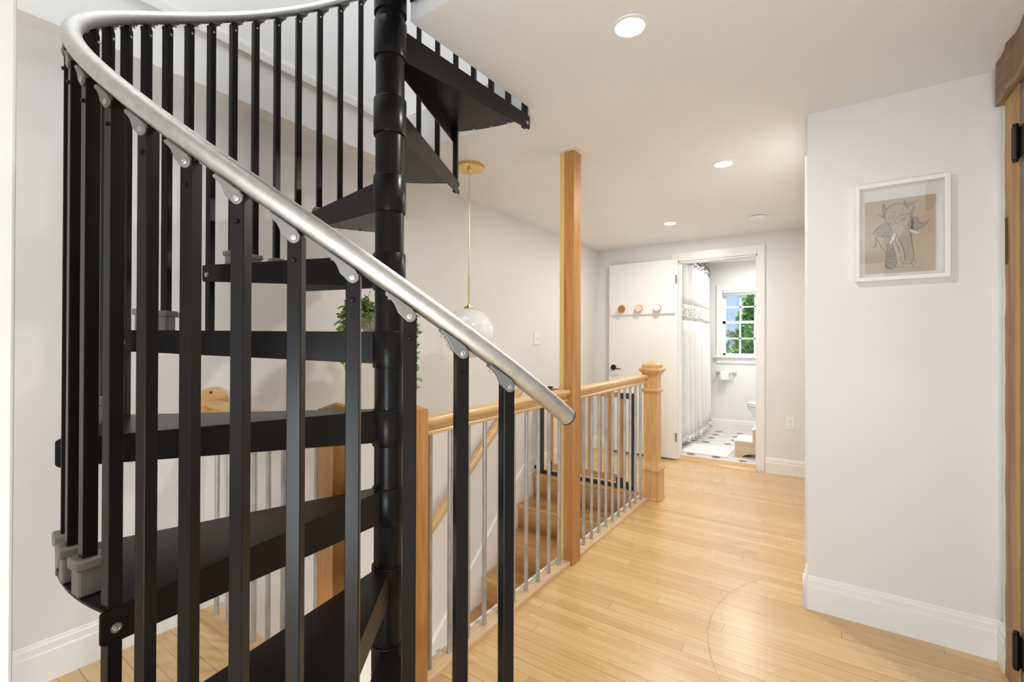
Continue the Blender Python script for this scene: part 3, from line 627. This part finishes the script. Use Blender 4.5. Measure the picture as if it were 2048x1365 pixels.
for x in (-2.122, -2.025, -1.93, -1.835, -1.745, -1.65, -1.558, -1.458):
    bm = new_bm(); box(bm, x - 0.0145, x + 0.0145, GY - 0.009, GY + 0.009, 0.105, 0.750); obj('bar', bm, M['gatewood'], gt, False, 0.003)
for x0, x1, z0, z1 in ((-2.155, -2.115, 0.040, 0.125), (-1.50, -1.43, 0.035, 0.085), (-1.435, -1.395, 0.035, 0.055), (-2.16, -2.12, 0.755, 0.805)):
    bm = new_bm(); box(bm, x0, x1, GY - 0.016, GY + 0.016, z0, z1); obj('corner_bracket', bm, M['rubber'], gt, False, 0.003, 'black corner bracket')
bm = new_bm(); lathe(bm, [(0.018, 0), (0.018, 0.012), (0.012, 0.028), (0.012, 0.036)], (-2.298, GY, 0.045), (1, 0, 0), 16); obj('wall_mount', bm, M['rubber'], gt, True)

# ------------------------------------------------------------------ pendant
px, py = -1.787, 2.138
pd = empty('pendant_lamp', (px, py, ZC), 'opal glass globe pendant on a thin brass rod over the stairwell', 'pendant lamp')
bm = new_bm(); lathe(bm, [(0.088, 0), (0.090, -0.004), (0.090, -0.018), (0.086, -0.021), (0.015, -0.022), (0.010, -0.040), (0.006, -0.042)], (px, py, ZC), (0, 0, 1), 44); obj('canopy', bm, M['brass'], pd, True)
bm = new_bm(); tube(bm, [(px, py, ZC - 0.03), (px, py, 1.60)], 0.0028, 10); obj('cord', bm, M['brass'], pd, True)
bm = new_bm(); lathe(bm, [(0.0045, 1.605), (0.0048, 1.60), (0.0048, 1.43), (0.010, 1.428), (0.012, 1.418), (0.028, 1.416), (0.030, 1.408), (0.020, 1.404)], (px, py, 0), (0, 0, 1), 20); obj('stem', bm, M['brass'], pd, True)
bm = new_bm(); bmesh.ops.create_uvsphere(bm, u_segments=48, v_segments=28, radius=0.150, matrix=Matrix.Translation((px, py, 1.258))); obj('globe', bm, M['opal'], pd, True)

# ------------------------------------------------------------------ hanging plant
hx, hy, hz0 = -1.72, 1.425, 1.28
pl = empty('hanging_plant', (hx, hy, hz0), 'trailing green plant in a pale woven pot hung under the spiral treads', 'hanging plant')
mp = mat('woven_pot', (0.66, 0.62, 0.55), 0.8); v = coords(mp, (1, 1, 1), rot=(0.5, 0.4, 0.6)); wv = N(mp, 'ShaderNodeTexChecker'); wv.inputs['Scale'].default_value = 90; Lk(mp, v, wv.inputs[0]); wv.inputs['Color1'].default_value = (0.70, 0.67, 0.6, 1); wv.inputs['Color2'].default_value = (0.42, 0.38, 0.32, 1); Lk(mp, wv.outputs[0], bsdf(mp).inputs['Base Color'])
bm = new_bm(); lathe(bm, [(0.045, -0.06), (0.070, -0.045), (0.085, 0.0), (0.088, 0.05), (0.083, 0.055), (0.078, 0.05), (0.0, 0.045)], (hx, hy, hz0), (0, 0, 1), 32); obj('pot', bm, mp, pl, True)
bm = new_bm(); apex = Vector((hx, hy, 1.66))
for q in (0.5, 2.6, 4.7): tube(bm, [(hx + 0.085 * math.cos(q), hy + 0.085 * math.sin(q), hz0 + 0.05), apex], 0.0009, 6)
tube(bm, [apex, (hx, hy, 1.716)], 0.0014, 6); obj('hanging_wires', bm, M['slot'], pl)
ml = mat('leaf_green', (0.10, 0.22, 0.04), 0.4); v = coords(ml); Lk(ml, ramp(ml, noise(ml, v, 40, 2), [(0.3, (0.10, 0.24, 0.035)), (0.7, (0.32, 0.50, 0.13))]), bsdf(ml).inputs['Base Color'])
rd = random.Random(11)
def leaf(bm, p, d, n, L):
    d = d.normalized(); s = d.cross(n).normalized(); n = s.cross(d)
    o = [(0, 0, 0), (0.25, 0.34, 0.06), (0.6, 0.42, 0.08), (0.9, 0.2, 0.0), (1, 0, -0.06), (0.9, -0.2, 0.0), (0.6, -0.42, 0.08), (0.25, -0.34, 0.06)]
    c_ = bm.verts.new(p + d * L * 0.55 - n * L * 0.02); vs = [bm.verts.new(p + d * L * a + s * L * b + n * L * c) for a, b, c in o]
    for i in range(8): bm.faces.new((c_, vs[i], vs[(i + 1) % 8]))
bl, bs = new_bm(), new_bm()
for i in range(26):
    q = rd.uniform(0, 2 * PI); L = rd.choice([0.10, 0.14, 0.2, 0.3]) ; rr = rd.uniform(0.10, 0.18)
    if i in (0, 1, 2): q, L, rr = (-0.15 + 0.25 * i) + 0.6, 0.42, 0.13
    pts = []
    for j in range(9):
        f = j / 8; h = 0.055 + 0.06 * math.sin(min(1, f * 2.2) * PI * 0.5) - max(0, f - 0.35) * L * 1.5
        r = 0.03 + (rr) * min(1, f * 1.8) ** 0.8; pts.append(Vector((hx + r * math.cos(q + f * .4), hy + r * math.sin(q + f * .4), hz0 + h)))
    tube(bs, pts, 0.0014, 5)
    m_ = int(14 + L * 40)
    for j in range(m_):
        f = (j + rd.random()) / m_ * 8; a = int(f) if f < 8 else 7; p = pts[a].lerp(pts[a + 1], f - a)
        dv = Vector((rd.uniform(-1, 1), rd.uniform(-1, 1), rd.uniform(-0.7, 0.8))) + Vector((math.cos(q), math.sin(q), 0)) * 0.4
        leaf(bl, p, dv, Vector((rd.uniform(-.4, .4), rd.uniform(-.4, .4), 1)), rd.uniform(0.024, 0.040))
obj('leaves', bl, ml, pl, True); obj('stems', bs, mat('stem_green', (0.16, 0.2, 0.06), 0.6), pl, True)

# ------------------------------------------------------------------ framed elephant drawing
FX0, FX1, FZ0, FZ1 = 0.072, 0.377, 1.468, 1.881; fy = EY
fr = empty('framed_picture', ((FX0 + FX1) / 2, fy, FZ0), 'white framed pencil drawing of an elephant on tan paper', 'framed picture')
bm = new_bm(); fw, fd = 0.017, 0.030
for a, b, c_, d_ in ((FX0, FX1, FZ1 - fw, FZ1), (FX0, FX1, FZ0, FZ0 + fw), (FX0, FX0 + fw, FZ0 + fw, FZ1 - fw), (FX1 - fw, FX1, FZ0 + fw, FZ1 - fw)): box(bm, a, b, fy - fd, fy, c_, d_)
obj('frame', bm, M['trim'], fr, False, 0.0012)
bm = new_bm(); box(bm, FX0 + fw, FX1 - fw, fy - 0.006, fy - 0.001, FZ0 + fw, FZ1 - fw); obj('backing_board', bm, mat('mat_board', (0.76, 0.77, 0.74), 0.6), fr)
PX0, PX1, PZ0, PZ1 = 0.107, 0.335, 1.500, 1.808
mpap = mat('tan_paper', (0.50, 0.385, 0.265), 0.8); v = coords(mpap); Lk(mpap, ramp(mpap, noise(mpap, v, 14, 5), [(0.3, (0.455, 0.345, 0.235)), (0.7, (0.54, 0.43, 0.305))]), bsdf(mpap).inputs['Base Color'])
bm = new_bm(); box(bm, PX0, PX1, fy - 0.0095, fy - 0.008, PZ0, PZ1); obj('paper', bm, mpap, fr)
bm = new_bm(); box(bm, FX0 + fw, FX1 - fw, fy - 0.0215, fy - 0.020, FZ0 + fw, FZ1 - fw)
gm = thin_glass('picture_glass', 0.09); obj('glazing', bm, gm, fr)
def pm(x, y, lift=0.0):
    u = (x - 210) / 720; yt = 435 - 97 * u; yb = 1160 - 45 * u; v_ = (y - yt) / (yb - yt)
    return Vector((PX0 + (PX1 - PX0) * u, fy - 0.0097 - lift, PZ1 - (PZ1 - PZ0) * v_))
def fill(bm, pts, lift): f = bm.faces.new([bm.verts.new(pm(x, y, lift)) for x, y in pts])
bw = new_bm()
fill(bw, [(430, 620), (425, 560), (440, 500), (480, 460), (540, 440), (600, 440), (640, 460), (672, 500), (684, 560), (668, 640), (668, 700), (692, 780), (704, 860), (718, 940), (716, 1000), (692, 1048), (640, 1052), (605, 1050), (580, 1010), (592, 970), (628, 985), (620, 920), (600, 860), (568, 800), (540, 745), (500, 740), (488, 700), (460, 650)], 0.0001)
obj('drawing_head', bw, mat('pencil_tone', (0.45, 0.37, 0.27), 0.85), fr)
bw = new_bm()
fill(bw, [(300, 742), (330, 705), (385, 660), (432, 630), (470, 670), (498, 735), (505, 800), (520, 880), (540, 960), (546, 1030), (536, 1090), (500, 1106), (440, 1096), (428, 1060), (442, 980), (448, 900), (436, 830), (400, 790), (340, 775)], 0.00005)
fill(bw, [(660, 720), (705, 740), (705, 850), (690, 790)], 0.00005)
fill(bw, [(690, 520), (722, 455), (735, 490), (706, 560), (760, 590), (800, 640), (868, 606), (830, 655), (742, 704), (706, 700), (684, 650)], 0.00005)
fill(bw, [(620, 405), (640, 440), (700, 432), (760, 398), (700, 470), (650, 475), (628, 450)], 0.00005)
fill(bw, [(400, 445), (420, 442), (440, 485), (430, 590), (350, 552), (408, 560), (398, 500)], 0.00005)
obj('drawing_body', bw, mat('pencil_shade', (0.35, 0.285, 0.21), 0.85), fr)
bw = new_bm(); fill(bw, [(515, 742), (537, 750), (515, 805), (488, 852), (470, 842), (495, 790)], 0.0002); fill(bw, [(672, 700), (720, 710), (788, 748), (740, 742), (680, 722)], 0.0002)
obj('drawing_tusks', bw, mat('chalk_white', (0.72, 0.70, 0.64), 0.85), fr)
bl = new_bm()
def stroke(pts, wd=0.0007):
    P_ = [pm(x, y, 0.0003) for x, y in pts]; n = len(P_); L_, R2 = [], []
    for i, p in enumerate(P_):
        t_ = (P_[min(i + 1, n - 1)] - P_[max(i - 1, 0)]).normalized(); s = Vector((-t_.z, 0, t_.x)); k_ = wd * (0.35 + 0.65 * math.sin(PI * (i + 0.5) / n)) / 2 * 1.3
        L_.append(bl.verts.new(p + s * k_)); R2.append(bl.verts.new(p - s * k_))
    for i in range(n - 1): bl.faces.new((L_[i], L_[i + 1], R2[i + 1], R2[i]))
S_ = [[(430, 620), (425, 560), (440, 500), (480, 460), (540, 440), (600, 440), (640, 460), (672, 500)], [(430, 620), (460, 650), (488, 700), (500, 742)], [(672, 500), (684, 560), (668, 640), (668, 700), (692, 780), (704, 860), (718, 940), (716, 1000), (692, 1048), (640, 1052), (605, 1050), (580, 1010), (592, 970), (610, 975)],
      [(540, 745), (568, 800), (600, 860), (620, 920), (630, 990), (620, 1030)], [(440, 500), (415, 480), (400, 445), (418, 440), (430, 465)], [(345, 550), (390, 572), (430, 600)], [(400, 470), (402, 530), (430, 590)], [(650, 470), (620, 440), (618, 402), (640, 440), (700, 432), (765, 396)],
      [(640, 560), (680, 545), (700, 500), (722, 455)], [(722, 455), (735, 490), (700, 540), (690, 600), (706, 690), (742, 704), (800, 680), (830, 655), (872, 608), (862, 600), (835, 625)], [(740, 590), (750, 570), (765, 595), (745, 640)], [(765, 640), (800, 640), (815, 625)],
      [(250, 752), (300, 745), (330, 705), (385, 660), (432, 632)], [(330, 780), (355, 830), (395, 890), (430, 940), (436, 960)], [(325, 775), (330, 850), (306, 880), (312, 900)], [(330, 850), (340, 895)], [(436, 830), (448, 900), (442, 980), (428, 1060), (438, 1096), (500, 1106), (536, 1090), (546, 1030), (530, 940), (508, 870)],
      [(470, 840), (440, 880)], [(545, 760), (530, 830), (560, 880), (590, 960)], [(690, 740), (700, 860)], [(540, 1090), (600, 1080), (620, 1060)], [(700, 1050), (720, 1080), (705, 1090)], [(600, 1095), (640, 1085)], [(722, 1010), (740, 1008), (726, 1030), (744, 1035), (728, 1050)], [(430, 1060), (450, 1080), (470, 1095), (495, 1090)],
      [(470, 700), (495, 690)], [(455, 640), (480, 640), (492, 655)], [(470, 600), (455, 580)], [(570, 540), (610, 560), (650, 540)]]
for s in S_: stroke(s, 0.0017)
for i in range(15):
    y = 760 + i * 17; x0 = 556 + i * 5.2; x1 = 690 + i * 2.0; stroke([(x0, y + 6), ((x0 + x1) / 2, y + 16), (x1, y)], 0.0009)
for i in range(150):
    cx_, cy_ = rd.choice([(480, 610), (600, 620), (400, 720), (460, 760), (480, 930), (490, 1020), (690, 610), (560, 560), (640, 520), (450, 850)]); x = cx_ + rd.uniform(-55, 55); y = cy_ + rd.uniform(-50, 50)
    if 430 < x < 690 or y > 640: stroke([(x, y), (x + rd.uniform(4, 16), y + rd.uniform(4, 12)), (x + rd.uniform(14, 30), y + rd.uniform(-4, 18))], 0.0009)
for i in range(26): x = 684 + rd.uniform(0, 26); y = 560 + rd.uniform(0, 130); stroke([(x, y), (x + 5, y + 12), (x + 8, y + 30)], 0.0016)
obj('drawing_lines', bl, mat('pencil_line', (0.07, 0.06, 0.055), 0.8), fr, recalc=False)

# ------------------------------------------------------------------ bathroom
FB = 0.03; BY = 6.90; BX0, BX1 = -2.3, 0.25; BZ = 2.30
bm = new_bm(); box(bm, BX0, BX1, 5.07, BY, -0.2, FB); struct('floor_bathroom', bm, M['tile'], 'patterned grey and white tile floor of the bathroom', 'floor')
bm = new_bm(); box(bm, BX0, BX1, 5.02, BY + 0.1, BZ, BZ + 0.1); struct('ceiling_bathroom', bm, M['bathwall'], 'white bathroom ceiling', 'ceiling')
gx0, gx1, gz0, gz1 = -1.262, -0.482, 1.045, 1.925
bm = new_bm(); box(bm, BX0, gx0, BY, BY + 0.12, 0, BZ); box(bm, gx1, BX1, BY, BY + 0.12, 0, BZ); box(bm, gx0, gx1, BY, BY + 0.12, 0, gz0); box(bm, gx0, gx1, BY, BY + 0.12, gz1, BZ)
struct('wall_bathroom_back', bm, M['bathwall'], 'white bathroom wall with the small-paned window', 'wall')
bm = new_bm(); box(bm, BX1, BX1 + 0.1, 5.07, BY + 0.1, 0, BZ); struct('wall_bathroom_right', bm, M['bathwall'], 'white right wall of the bathroom', 'wall')
bm = new_bm(); box(bm, BX0 - 0.1, BX0, 5.07, BY + 0.1, 0, BZ); struct('wall_bathroom_left', bm, M['bathwall'], 'white left wall of the bathroom behind the tub', 'wall')
bm = new_bm(); profile_run(bm, (-1.50, BY, FB), (BX1, BY, FB), (0, -1, 0), base_prof(0.14)); struct('baseboard_bathroom', bm, M['trim'], 'white baseboard under the bathroom window', 'baseboard')
bm = new_bm()
box(bm, gx0 - 0.075, gx0, BY - 0.018, BY, gz0 - 0.02, gz1 + 0.075); box(bm, gx1, gx1 + 0.075, BY - 0.018, BY, gz0 - 0.02, gz1 + 0.075); box(bm, gx0, gx1, BY - 0.018, BY, gz1, gz1 + 0.075)
box(bm, gx0 - 0.10, gx1 + 0.10, BY - 0.045, BY + 0.02, gz0 - 0.035, gz0 - 0.012); box(bm, gx0 - 0.075, gx1 + 0.075, BY - 0.016, BY, gz0 - 0.11, gz0 - 0.035)
struct('trim_window', bm, M['trim'], 'white casing, sill and apron of the bathroom window', 'trim', bevel=0.002)
bm = new_bm(); ya, yb = BY + 0.035, BY + 0.065; s = 0.035
def win(bm, z0, z1, ya, yb, rows):
    box(bm, gx0, gx0 + s, ya, yb, z0, z1); box(bm, gx1 - s, gx1, ya, yb, z0, z1); box(bm, gx0, gx1, ya, yb, z0, z0 + s); box(bm, gx0, gx1, ya, yb, z1 - s, z1)
    for i in range(1, 4):
        x = gx0 + s + (gx1 - gx0 - 2 * s) * i / 4; box(bm, x - 0.010, x + 0.010, ya + 0.004, yb - 0.004, z0 + s, z1 - s)
    for i in range(1, rows):
        z = z0 + s + (z1 - z0 - 2 * s) * i / rows; box(bm, gx0 + s, gx1 - s, ya + 0.004, yb - 0.004, z - 0.010, z + 0.010)
zm = 1.490
win(bm, zm - 0.018, gz1, BY + 0.068, BY + 0.098, 2); win(bm, gz0 - 0.012, zm + 0.018, ya, yb, 2)
wn = struct('window_1', bm, M['trim'], 'white small-paned sash window in the bathroom', 'window')
bm = new_bm(); box(bm, gx0 + s, gx1 - s, BY + 0.049, BY + 0.051, gz0 + 0.02, zm - 0.01); box(bm, gx0 + s, gx1 - s, BY + 0.082, BY + 0.084, zm + 0.01, gz1 - s); obj('glazing', bm, M['glass'], wn)
bd = empty('window_blind', (-0.87, BY, 1.92), 'white slatted blind drawn up at the top of the bathroom window', 'window blind')
bm = new_bm(); box(bm, gx0 + 0.01, gx1 - 0.01, BY - 0.012, BY + 0.028, gz1 - 0.032, gz1 - 0.002); obj('headrail', bm, M['white_plastic'], bd, False, 0.002)
bm = new_bm()
for i in range(6): box(bm, gx0 + 0.012, gx1 - 0.012, BY - 0.010, BY + 0.026, gz1 - 0.040 - i * 0.006, gz1 - 0.037 - i * 0.006)
obj('slat_stack', bm, M['white_plastic'], bd)
# paper holder
tp = empty('paper_holder', (-1.21, BY, 0.79), 'nickel toilet paper holder on the wall under the window', 'paper holder')
for x in (-1.315, -1.110):
    bm = new_bm(); lathe(bm, [(0.026, 0), (0.026, 0.006), (0.012, 0.012), (0.010, 0.05), (0.018, 0.055), (0.020, 0.066), (0.014, 0.076), (0, 0.078)], (x, BY, 0.795), (0, -1, 0), 24); obj('mounting_post', bm, M['nickel'], tp, True)
bm = new_bm(); tube(bm, [(-1.315, BY - 0.062, 0.795), (-1.110, BY - 0.062, 0.795)], 0.008, 14); obj('roller', bm, M['nickel'], tp, True)
bm = new_bm()
lathe(bm, [(0.016, 0), (0.047, 0), (0.047, 0.10), (0.016, 0.10), (0.016, 0)], (-1.265, BY - 0.062, 0.787), (1, 0, 0), 28); box(bm, -1.265, -1.165, BY - 0.110, BY - 0.1085, 0.715, 0.79)
tag(obj('toilet_roll', bm, M['paper_white'], None, True), 'white toilet roll on the nickel holder', 'toilet roll')
# toilet (bowl pokes past the jamb)
to = empty('toilet', (-0.45, 6.45, FB), 'white toilet half hidden behind the right door jamb', 'toilet')
def ell(cx_, cy_, a, b, z, n=28): return [(cx_ + a * math.cos(2 * PI * i / n), cy_ + b * math.sin(2 * PI * i / n), z) for i in range(n)]
def loft(bm, rings):
    rv = [[bm.verts.new(p) for p in r] for r in rings]; n = len(rv[0])
    for a, b in zip(rv[:-1], rv[1:]):
        for i in range(n): bm.faces.new((a[i], a[(i + 1) % n], b[(i + 1) % n], b[i]))
    bm.faces.new(rv[0]); bm.faces.new(rv[-1])
bm = new_bm(); loft(bm, [ell(-0.44, 6.42, 0.20, 0.11, FB), ell(-0.44, 6.42, 0.19, 0.10, 0.10), ell(-0.46, 6.42, 0.20, 0.11, 0.20), ell(-0.53, 6.42, 0.27, 0.155, 0.30), ell(-0.565, 6.42, 0.315, 0.185, 0.40), ell(-0.57, 6.42, 0.325, 0.19, 0.435)]); obj('bowl', bm, M['porcelain'], to, True)
bm = new_bm(); loft(bm, [ell(-0.57, 6.42, 0.322, 0.188, 0.438), ell(-0.57, 6.42, 0.328, 0.192, 0.446), ell(-0.57, 6.42, 0.322, 0.188, 0.458)]); obj('seat', bm, M['white_plastic'], to, True)
bm = new_bm(); loft(bm, [ell(-0.57, 6.42, 0.320, 0.186, 0.462), ell(-0.57, 6.42, 0.324, 0.19, 0.470), ell(-0.57, 6.42, 0.30, 0.17, 0.484)]); obj('lid', bm, M['white_plastic'], to, True)
bm = new_bm(); box(bm, -0.22, 0.0, 6.22, 6.62, 0.42, 0.80); obj('tank', bm, M['porcelain'], to, True, 0.02)
# bath tub and curtain
tb = empty('bathtub', (-1.85, 5.98, FB), 'white bathtub behind the shower curtain', 'bathtub')
bm = new_bm()
rw = [[(-2.28, 5.09), (-1.50, 5.09), (-1.50, 6.88), (-2.28, 6.88)]]
box(bm, -1.53, -1.49, 5.09, 6.88, FB, 0.50); box(bm, -2.29, -2.23, 5.09, 6.88, FB, 0.50); box(bm, -2.23, -1.53, 5.09, 5.15, FB, 0.50); box(bm, -2.23, -1.53, 6.82, 6.88, FB, 0.50); box(bm, -2.23, -1.53, 5.15, 6.82, FB, 0.12)
obj('shell', bm, M['porcelain'], tb, True, 0.012)
RODX = -1.42
def cur_x(y): return RODX + 0.06 * math.sin((y - 5.1) / 1.7 * PI)
rod = empty('curtain_rod', (RODX, 6.0, 2.17), 'curved metal shower rod above the curtain', 'curtain rod')
bm = new_bm(); tube(bm, [(cur_x(5.07 + i * 1.83 / 20), 5.07 + i * 1.83 / 20, 2.185) for i in range(21)], 0.011, 12); obj('rod', bm, M['nickel'], rod, True)
for i in range(12):
    y = 5.2 + i * 0.132; bm = new_bm(); c_ = Vector((cur_x(y), y, 2.172)); tube(bm, [c_ + Vector((0.026 * math.cos(2 * PI * j / 16), 0, 0.026 * math.sin(2 * PI * j / 16))) for j in range(17)], 0.0025, 6, False); obj('curtain_ring', bm, M['bronze'], rod, True)
cu = empty('shower_curtain', (RODX, 5.9, 0.1), 'long white shower curtain with a lace band hanging inside the doorway', 'shower curtain')
def curtain_patch(z0, z1, mt, name, nz=10, wav=0.042, y0=5.13, y1=6.72, off=0.0):
    bm = new_bm(); ny_ = 220; rows = []
    for j in range(nz + 1):
        z = z0 + (z1 - z0) * j / nz; row = []
        for i in range(ny_ + 1):
            f = i / ny_; y = y0 + (y1 - y0) * f; t_ = (2.13 - z) / 2.0
            row.append(bm.verts.new((cur_x(y) + off + wav * (0.7 + 0.5 * t_) * math.sin(f * 2 * PI * 11 + 0.8 * math.sin(f * 9)) + 0.012 * math.sin(f * 43 + z), y + 0.01 * math.sin(f * 2 * PI * 11 + 1.5) - 0.04 * t_ * (f - .3), z)))
        rows.append(row)
    for a, b in zip(rows[:-1], rows[1:]):
        for i in range(ny_): bm.faces.new((a[i], a[i + 1], b[i + 1], b[i]))
    o = obj(name, bm, mt, cu, True, recalc=False); so_ = o.modifiers.new('cloth', 'SOLIDIFY'); so_.thickness = 0.002; return o
mc = mat('white_voile', (0.80, 0.80, 0.78), 0.8); bsdf(mc).inputs['Transmission Weight'].default_value = 0.0
mlace = mat('grey_lace', (0.8, 0.8, 0.77), 0.9); v = coords(mlace); Lk(mlace, ramp(mlace, noise(mlace, v, 70, 3), [(0.42, (0.42, 0.41, 0.38)), (0.56, (0.88, 0.88, 0.85))]), bsdf(mlace).inputs['Base Color'])
curtain_patch(0.16, 1.46, mc, 'lower_panel'); curtain_patch(1.46, 1.64, mlace, 'lace_band', 3); curtain_patch(1.64, 2.09, mc, 'upper_panel', 5)
mtop = mat('patterned_heading', (0.8, 0.8, 0.77), 0.9); v = coords(mtop); Lk(mtop, ramp(mtop, noise(mtop, v, 60, 3), [(0.44, (0.08, 0.08, 0.08)), (0.52, (0.8, 0.8, 0.77))]), bsdf(mtop).inputs['Base Color'])
curtain_patch(2.09, 2.148, mtop, 'heading', 2); curtain_patch(0.10, 0.17, mlace, 'fringe', 2, 0.045)
# mat and stool
mm = mat('white_mat', (0.87, 0.86, 0.85), 0.95); bump(mm, noise(mm, coords(mm), 220, 2), 0.5, 0.004)
bm = new_bm(); box(bm, -1.38, -0.905, 5.20, 5.70, FB, FB + 0.010); tag(obj('bath_mat', bm, mm, None, True, 0.004), 'white bath mat on the tiles inside the doorway', 'bath mat')
bs_ = empty('step_stool', (-0.7, 5.5, FB), 'two-step birch plywood stool with white treads beside the door jamb', 'step stool')
sx0 = -0.852
for y in (5.32, 5.66):
    bm = new_bm(); outline = [(sx0, FB)]
    outline += [(sx0, 0.185), (sx0 + 0.165, 0.185), (sx0 + 0.165, 0.315), (sx0 + 0.40, 0.315), (sx0 + 0.40, FB), (sx0 + 0.33, FB)]
    outline += [(sx0 + 0.20 + 0.13 * math.cos(q), FB + 0.042 * math.sin(q)) for q in [PI * i / 12 for i in range(0, 13)]][1:]
    prism(bm, [(a, y, b) for a, b in outline], (0, 0.018, 0)); obj('side_panel', bm, M['birch'], bs_)
bm = new_bm(); box(bm, sx0 - 0.008, sx0 + 0.165, 5.315, 5.683, 0.186, 0.200); obj('lower_step', bm, M['white_plastic'], bs_, False, 0.002)
bm = new_bm(); box(bm, sx0 + 0.155, sx0 + 0.405, 5.315, 5.683, 0.316, 0.330); obj('upper_step', bm, M['white_plastic'], bs_, False, 0.002)
bm = new_bm(); box(bm, sx0 + 0.005, sx0 + 0.02, 5.338, 5.66, FB, 0.185); box(bm, sx0 + 0.165, sx0 + 0.18, 5.338, 5.66, 0.19, 0.315); obj('riser', bm, M['birch'], bs_)

# ------------------------------------------------------------------ outside the window
mg = mat('yard_grass', (0.16, 0.26, 0.08), 0.9); bm = new_bm(); box(bm, -14, 12, 7.1, 40, -3.2, -3.0); tag(obj('ground_yard', bm, mg), 'green yard below the bathroom window', 'ground', kind='structure')
def tree(name, x, y, z0, z1, r, cols, label, cat, seed, n=2600, cone=True):
    rd_ = random.Random(seed); e = empty(name, (x, y, -3), label, cat)
    bm = new_bm(); tube(bm, [(x, y, -3), (x, y, z0 + (z1 - z0) * 0.6)], [0.14, 0.05], 10); obj('trunk', bm, mat('bark', (0.12, 0.08, 0.05), 0.9), e, True)
    m_ = mat(name + '_leaf', cols[0], 0.6); vv = coords(m_); Lk(m_, ramp(m_, noise(m_, vv, 3.5, 5), [(0.35, cols[0]), (0.65, cols[1])]), bsdf(m_).inputs['Base Color'])
    bm = new_bm()
    for i in range(n):
        f = rd_.random(); z = z0 + (z1 - z0) * f; rr = r * ((1 - f) ** 0.55 if cone else math.sqrt(max(0, 1 - (2 * f - 1) ** 2))) + 0.05
        q = rd_.uniform(0, 2 * PI); k_ = rr * (0.72 + 0.34 * rd_.random()) * (0.9 + 0.15 * math.sin(5 * q + 6 * f)); p = Vector((x + k_ * math.cos(q), y + k_ * math.sin(q), z))
        leaf(bm, p, Vector((math.cos(q), math.sin(q), rd_.uniform(-.3, 1.2))) + Vector((rd_.uniform(-.6, .6), rd_.uniform(-.6, .6), 0)), Vector((rd_.uniform(-1, 1), rd_.uniform(-1, 1), 1)), rd_.uniform(0.10, 0.20))
    obj('crown', bm, m_, e)
tree('evergreen_tree', -1.62, 14.0, -2.6, 2.72, 1.05, [(0.12, 0.26, 0.06), (0.45, 0.68, 0.22)], 'bright green pointed evergreen outside the bathroom window', 'tree', 1, 4200)
tree('leafy_shrub', -3.1, 17.0, -2.8, 1.55, 1.5, [(0.25, 0.34, 0.20), (0.60, 0.68, 0.48)], 'grey-green shrub left of the evergreen outside the window', 'shrub', 2, 2600, False)
tree('leafy_tree', 1.5, 17.5, -2.6, 3.4, 1.9, [(0.08, 0.15, 0.05), (0.30, 0.42, 0.20)], 'dark leafy tree right of the evergreen outside the window', 'tree', 4, 4200, False)
hs = empty('neighbour_house', (-6.0, 27, -3), 'pale neighbouring house with a low grey roof seen through the lower panes', 'house')
bm = new_bm(); box(bm, -9, -3.6, 25, 30, -3, 0.45); obj('wall_block', bm, mat('house_siding', (0.75, 0.75, 0.73), 0.8), hs)
bm = new_bm(); prism(bm, [(-9.4, 24.6, 0.45), (-3.2, 24.6, 0.45), (-6.3, 24.6, 1.5)], (0, 5.8, 0)); obj('roof', bm, mat('house_roof', (0.42, 0.42, 0.43), 0.9), hs)
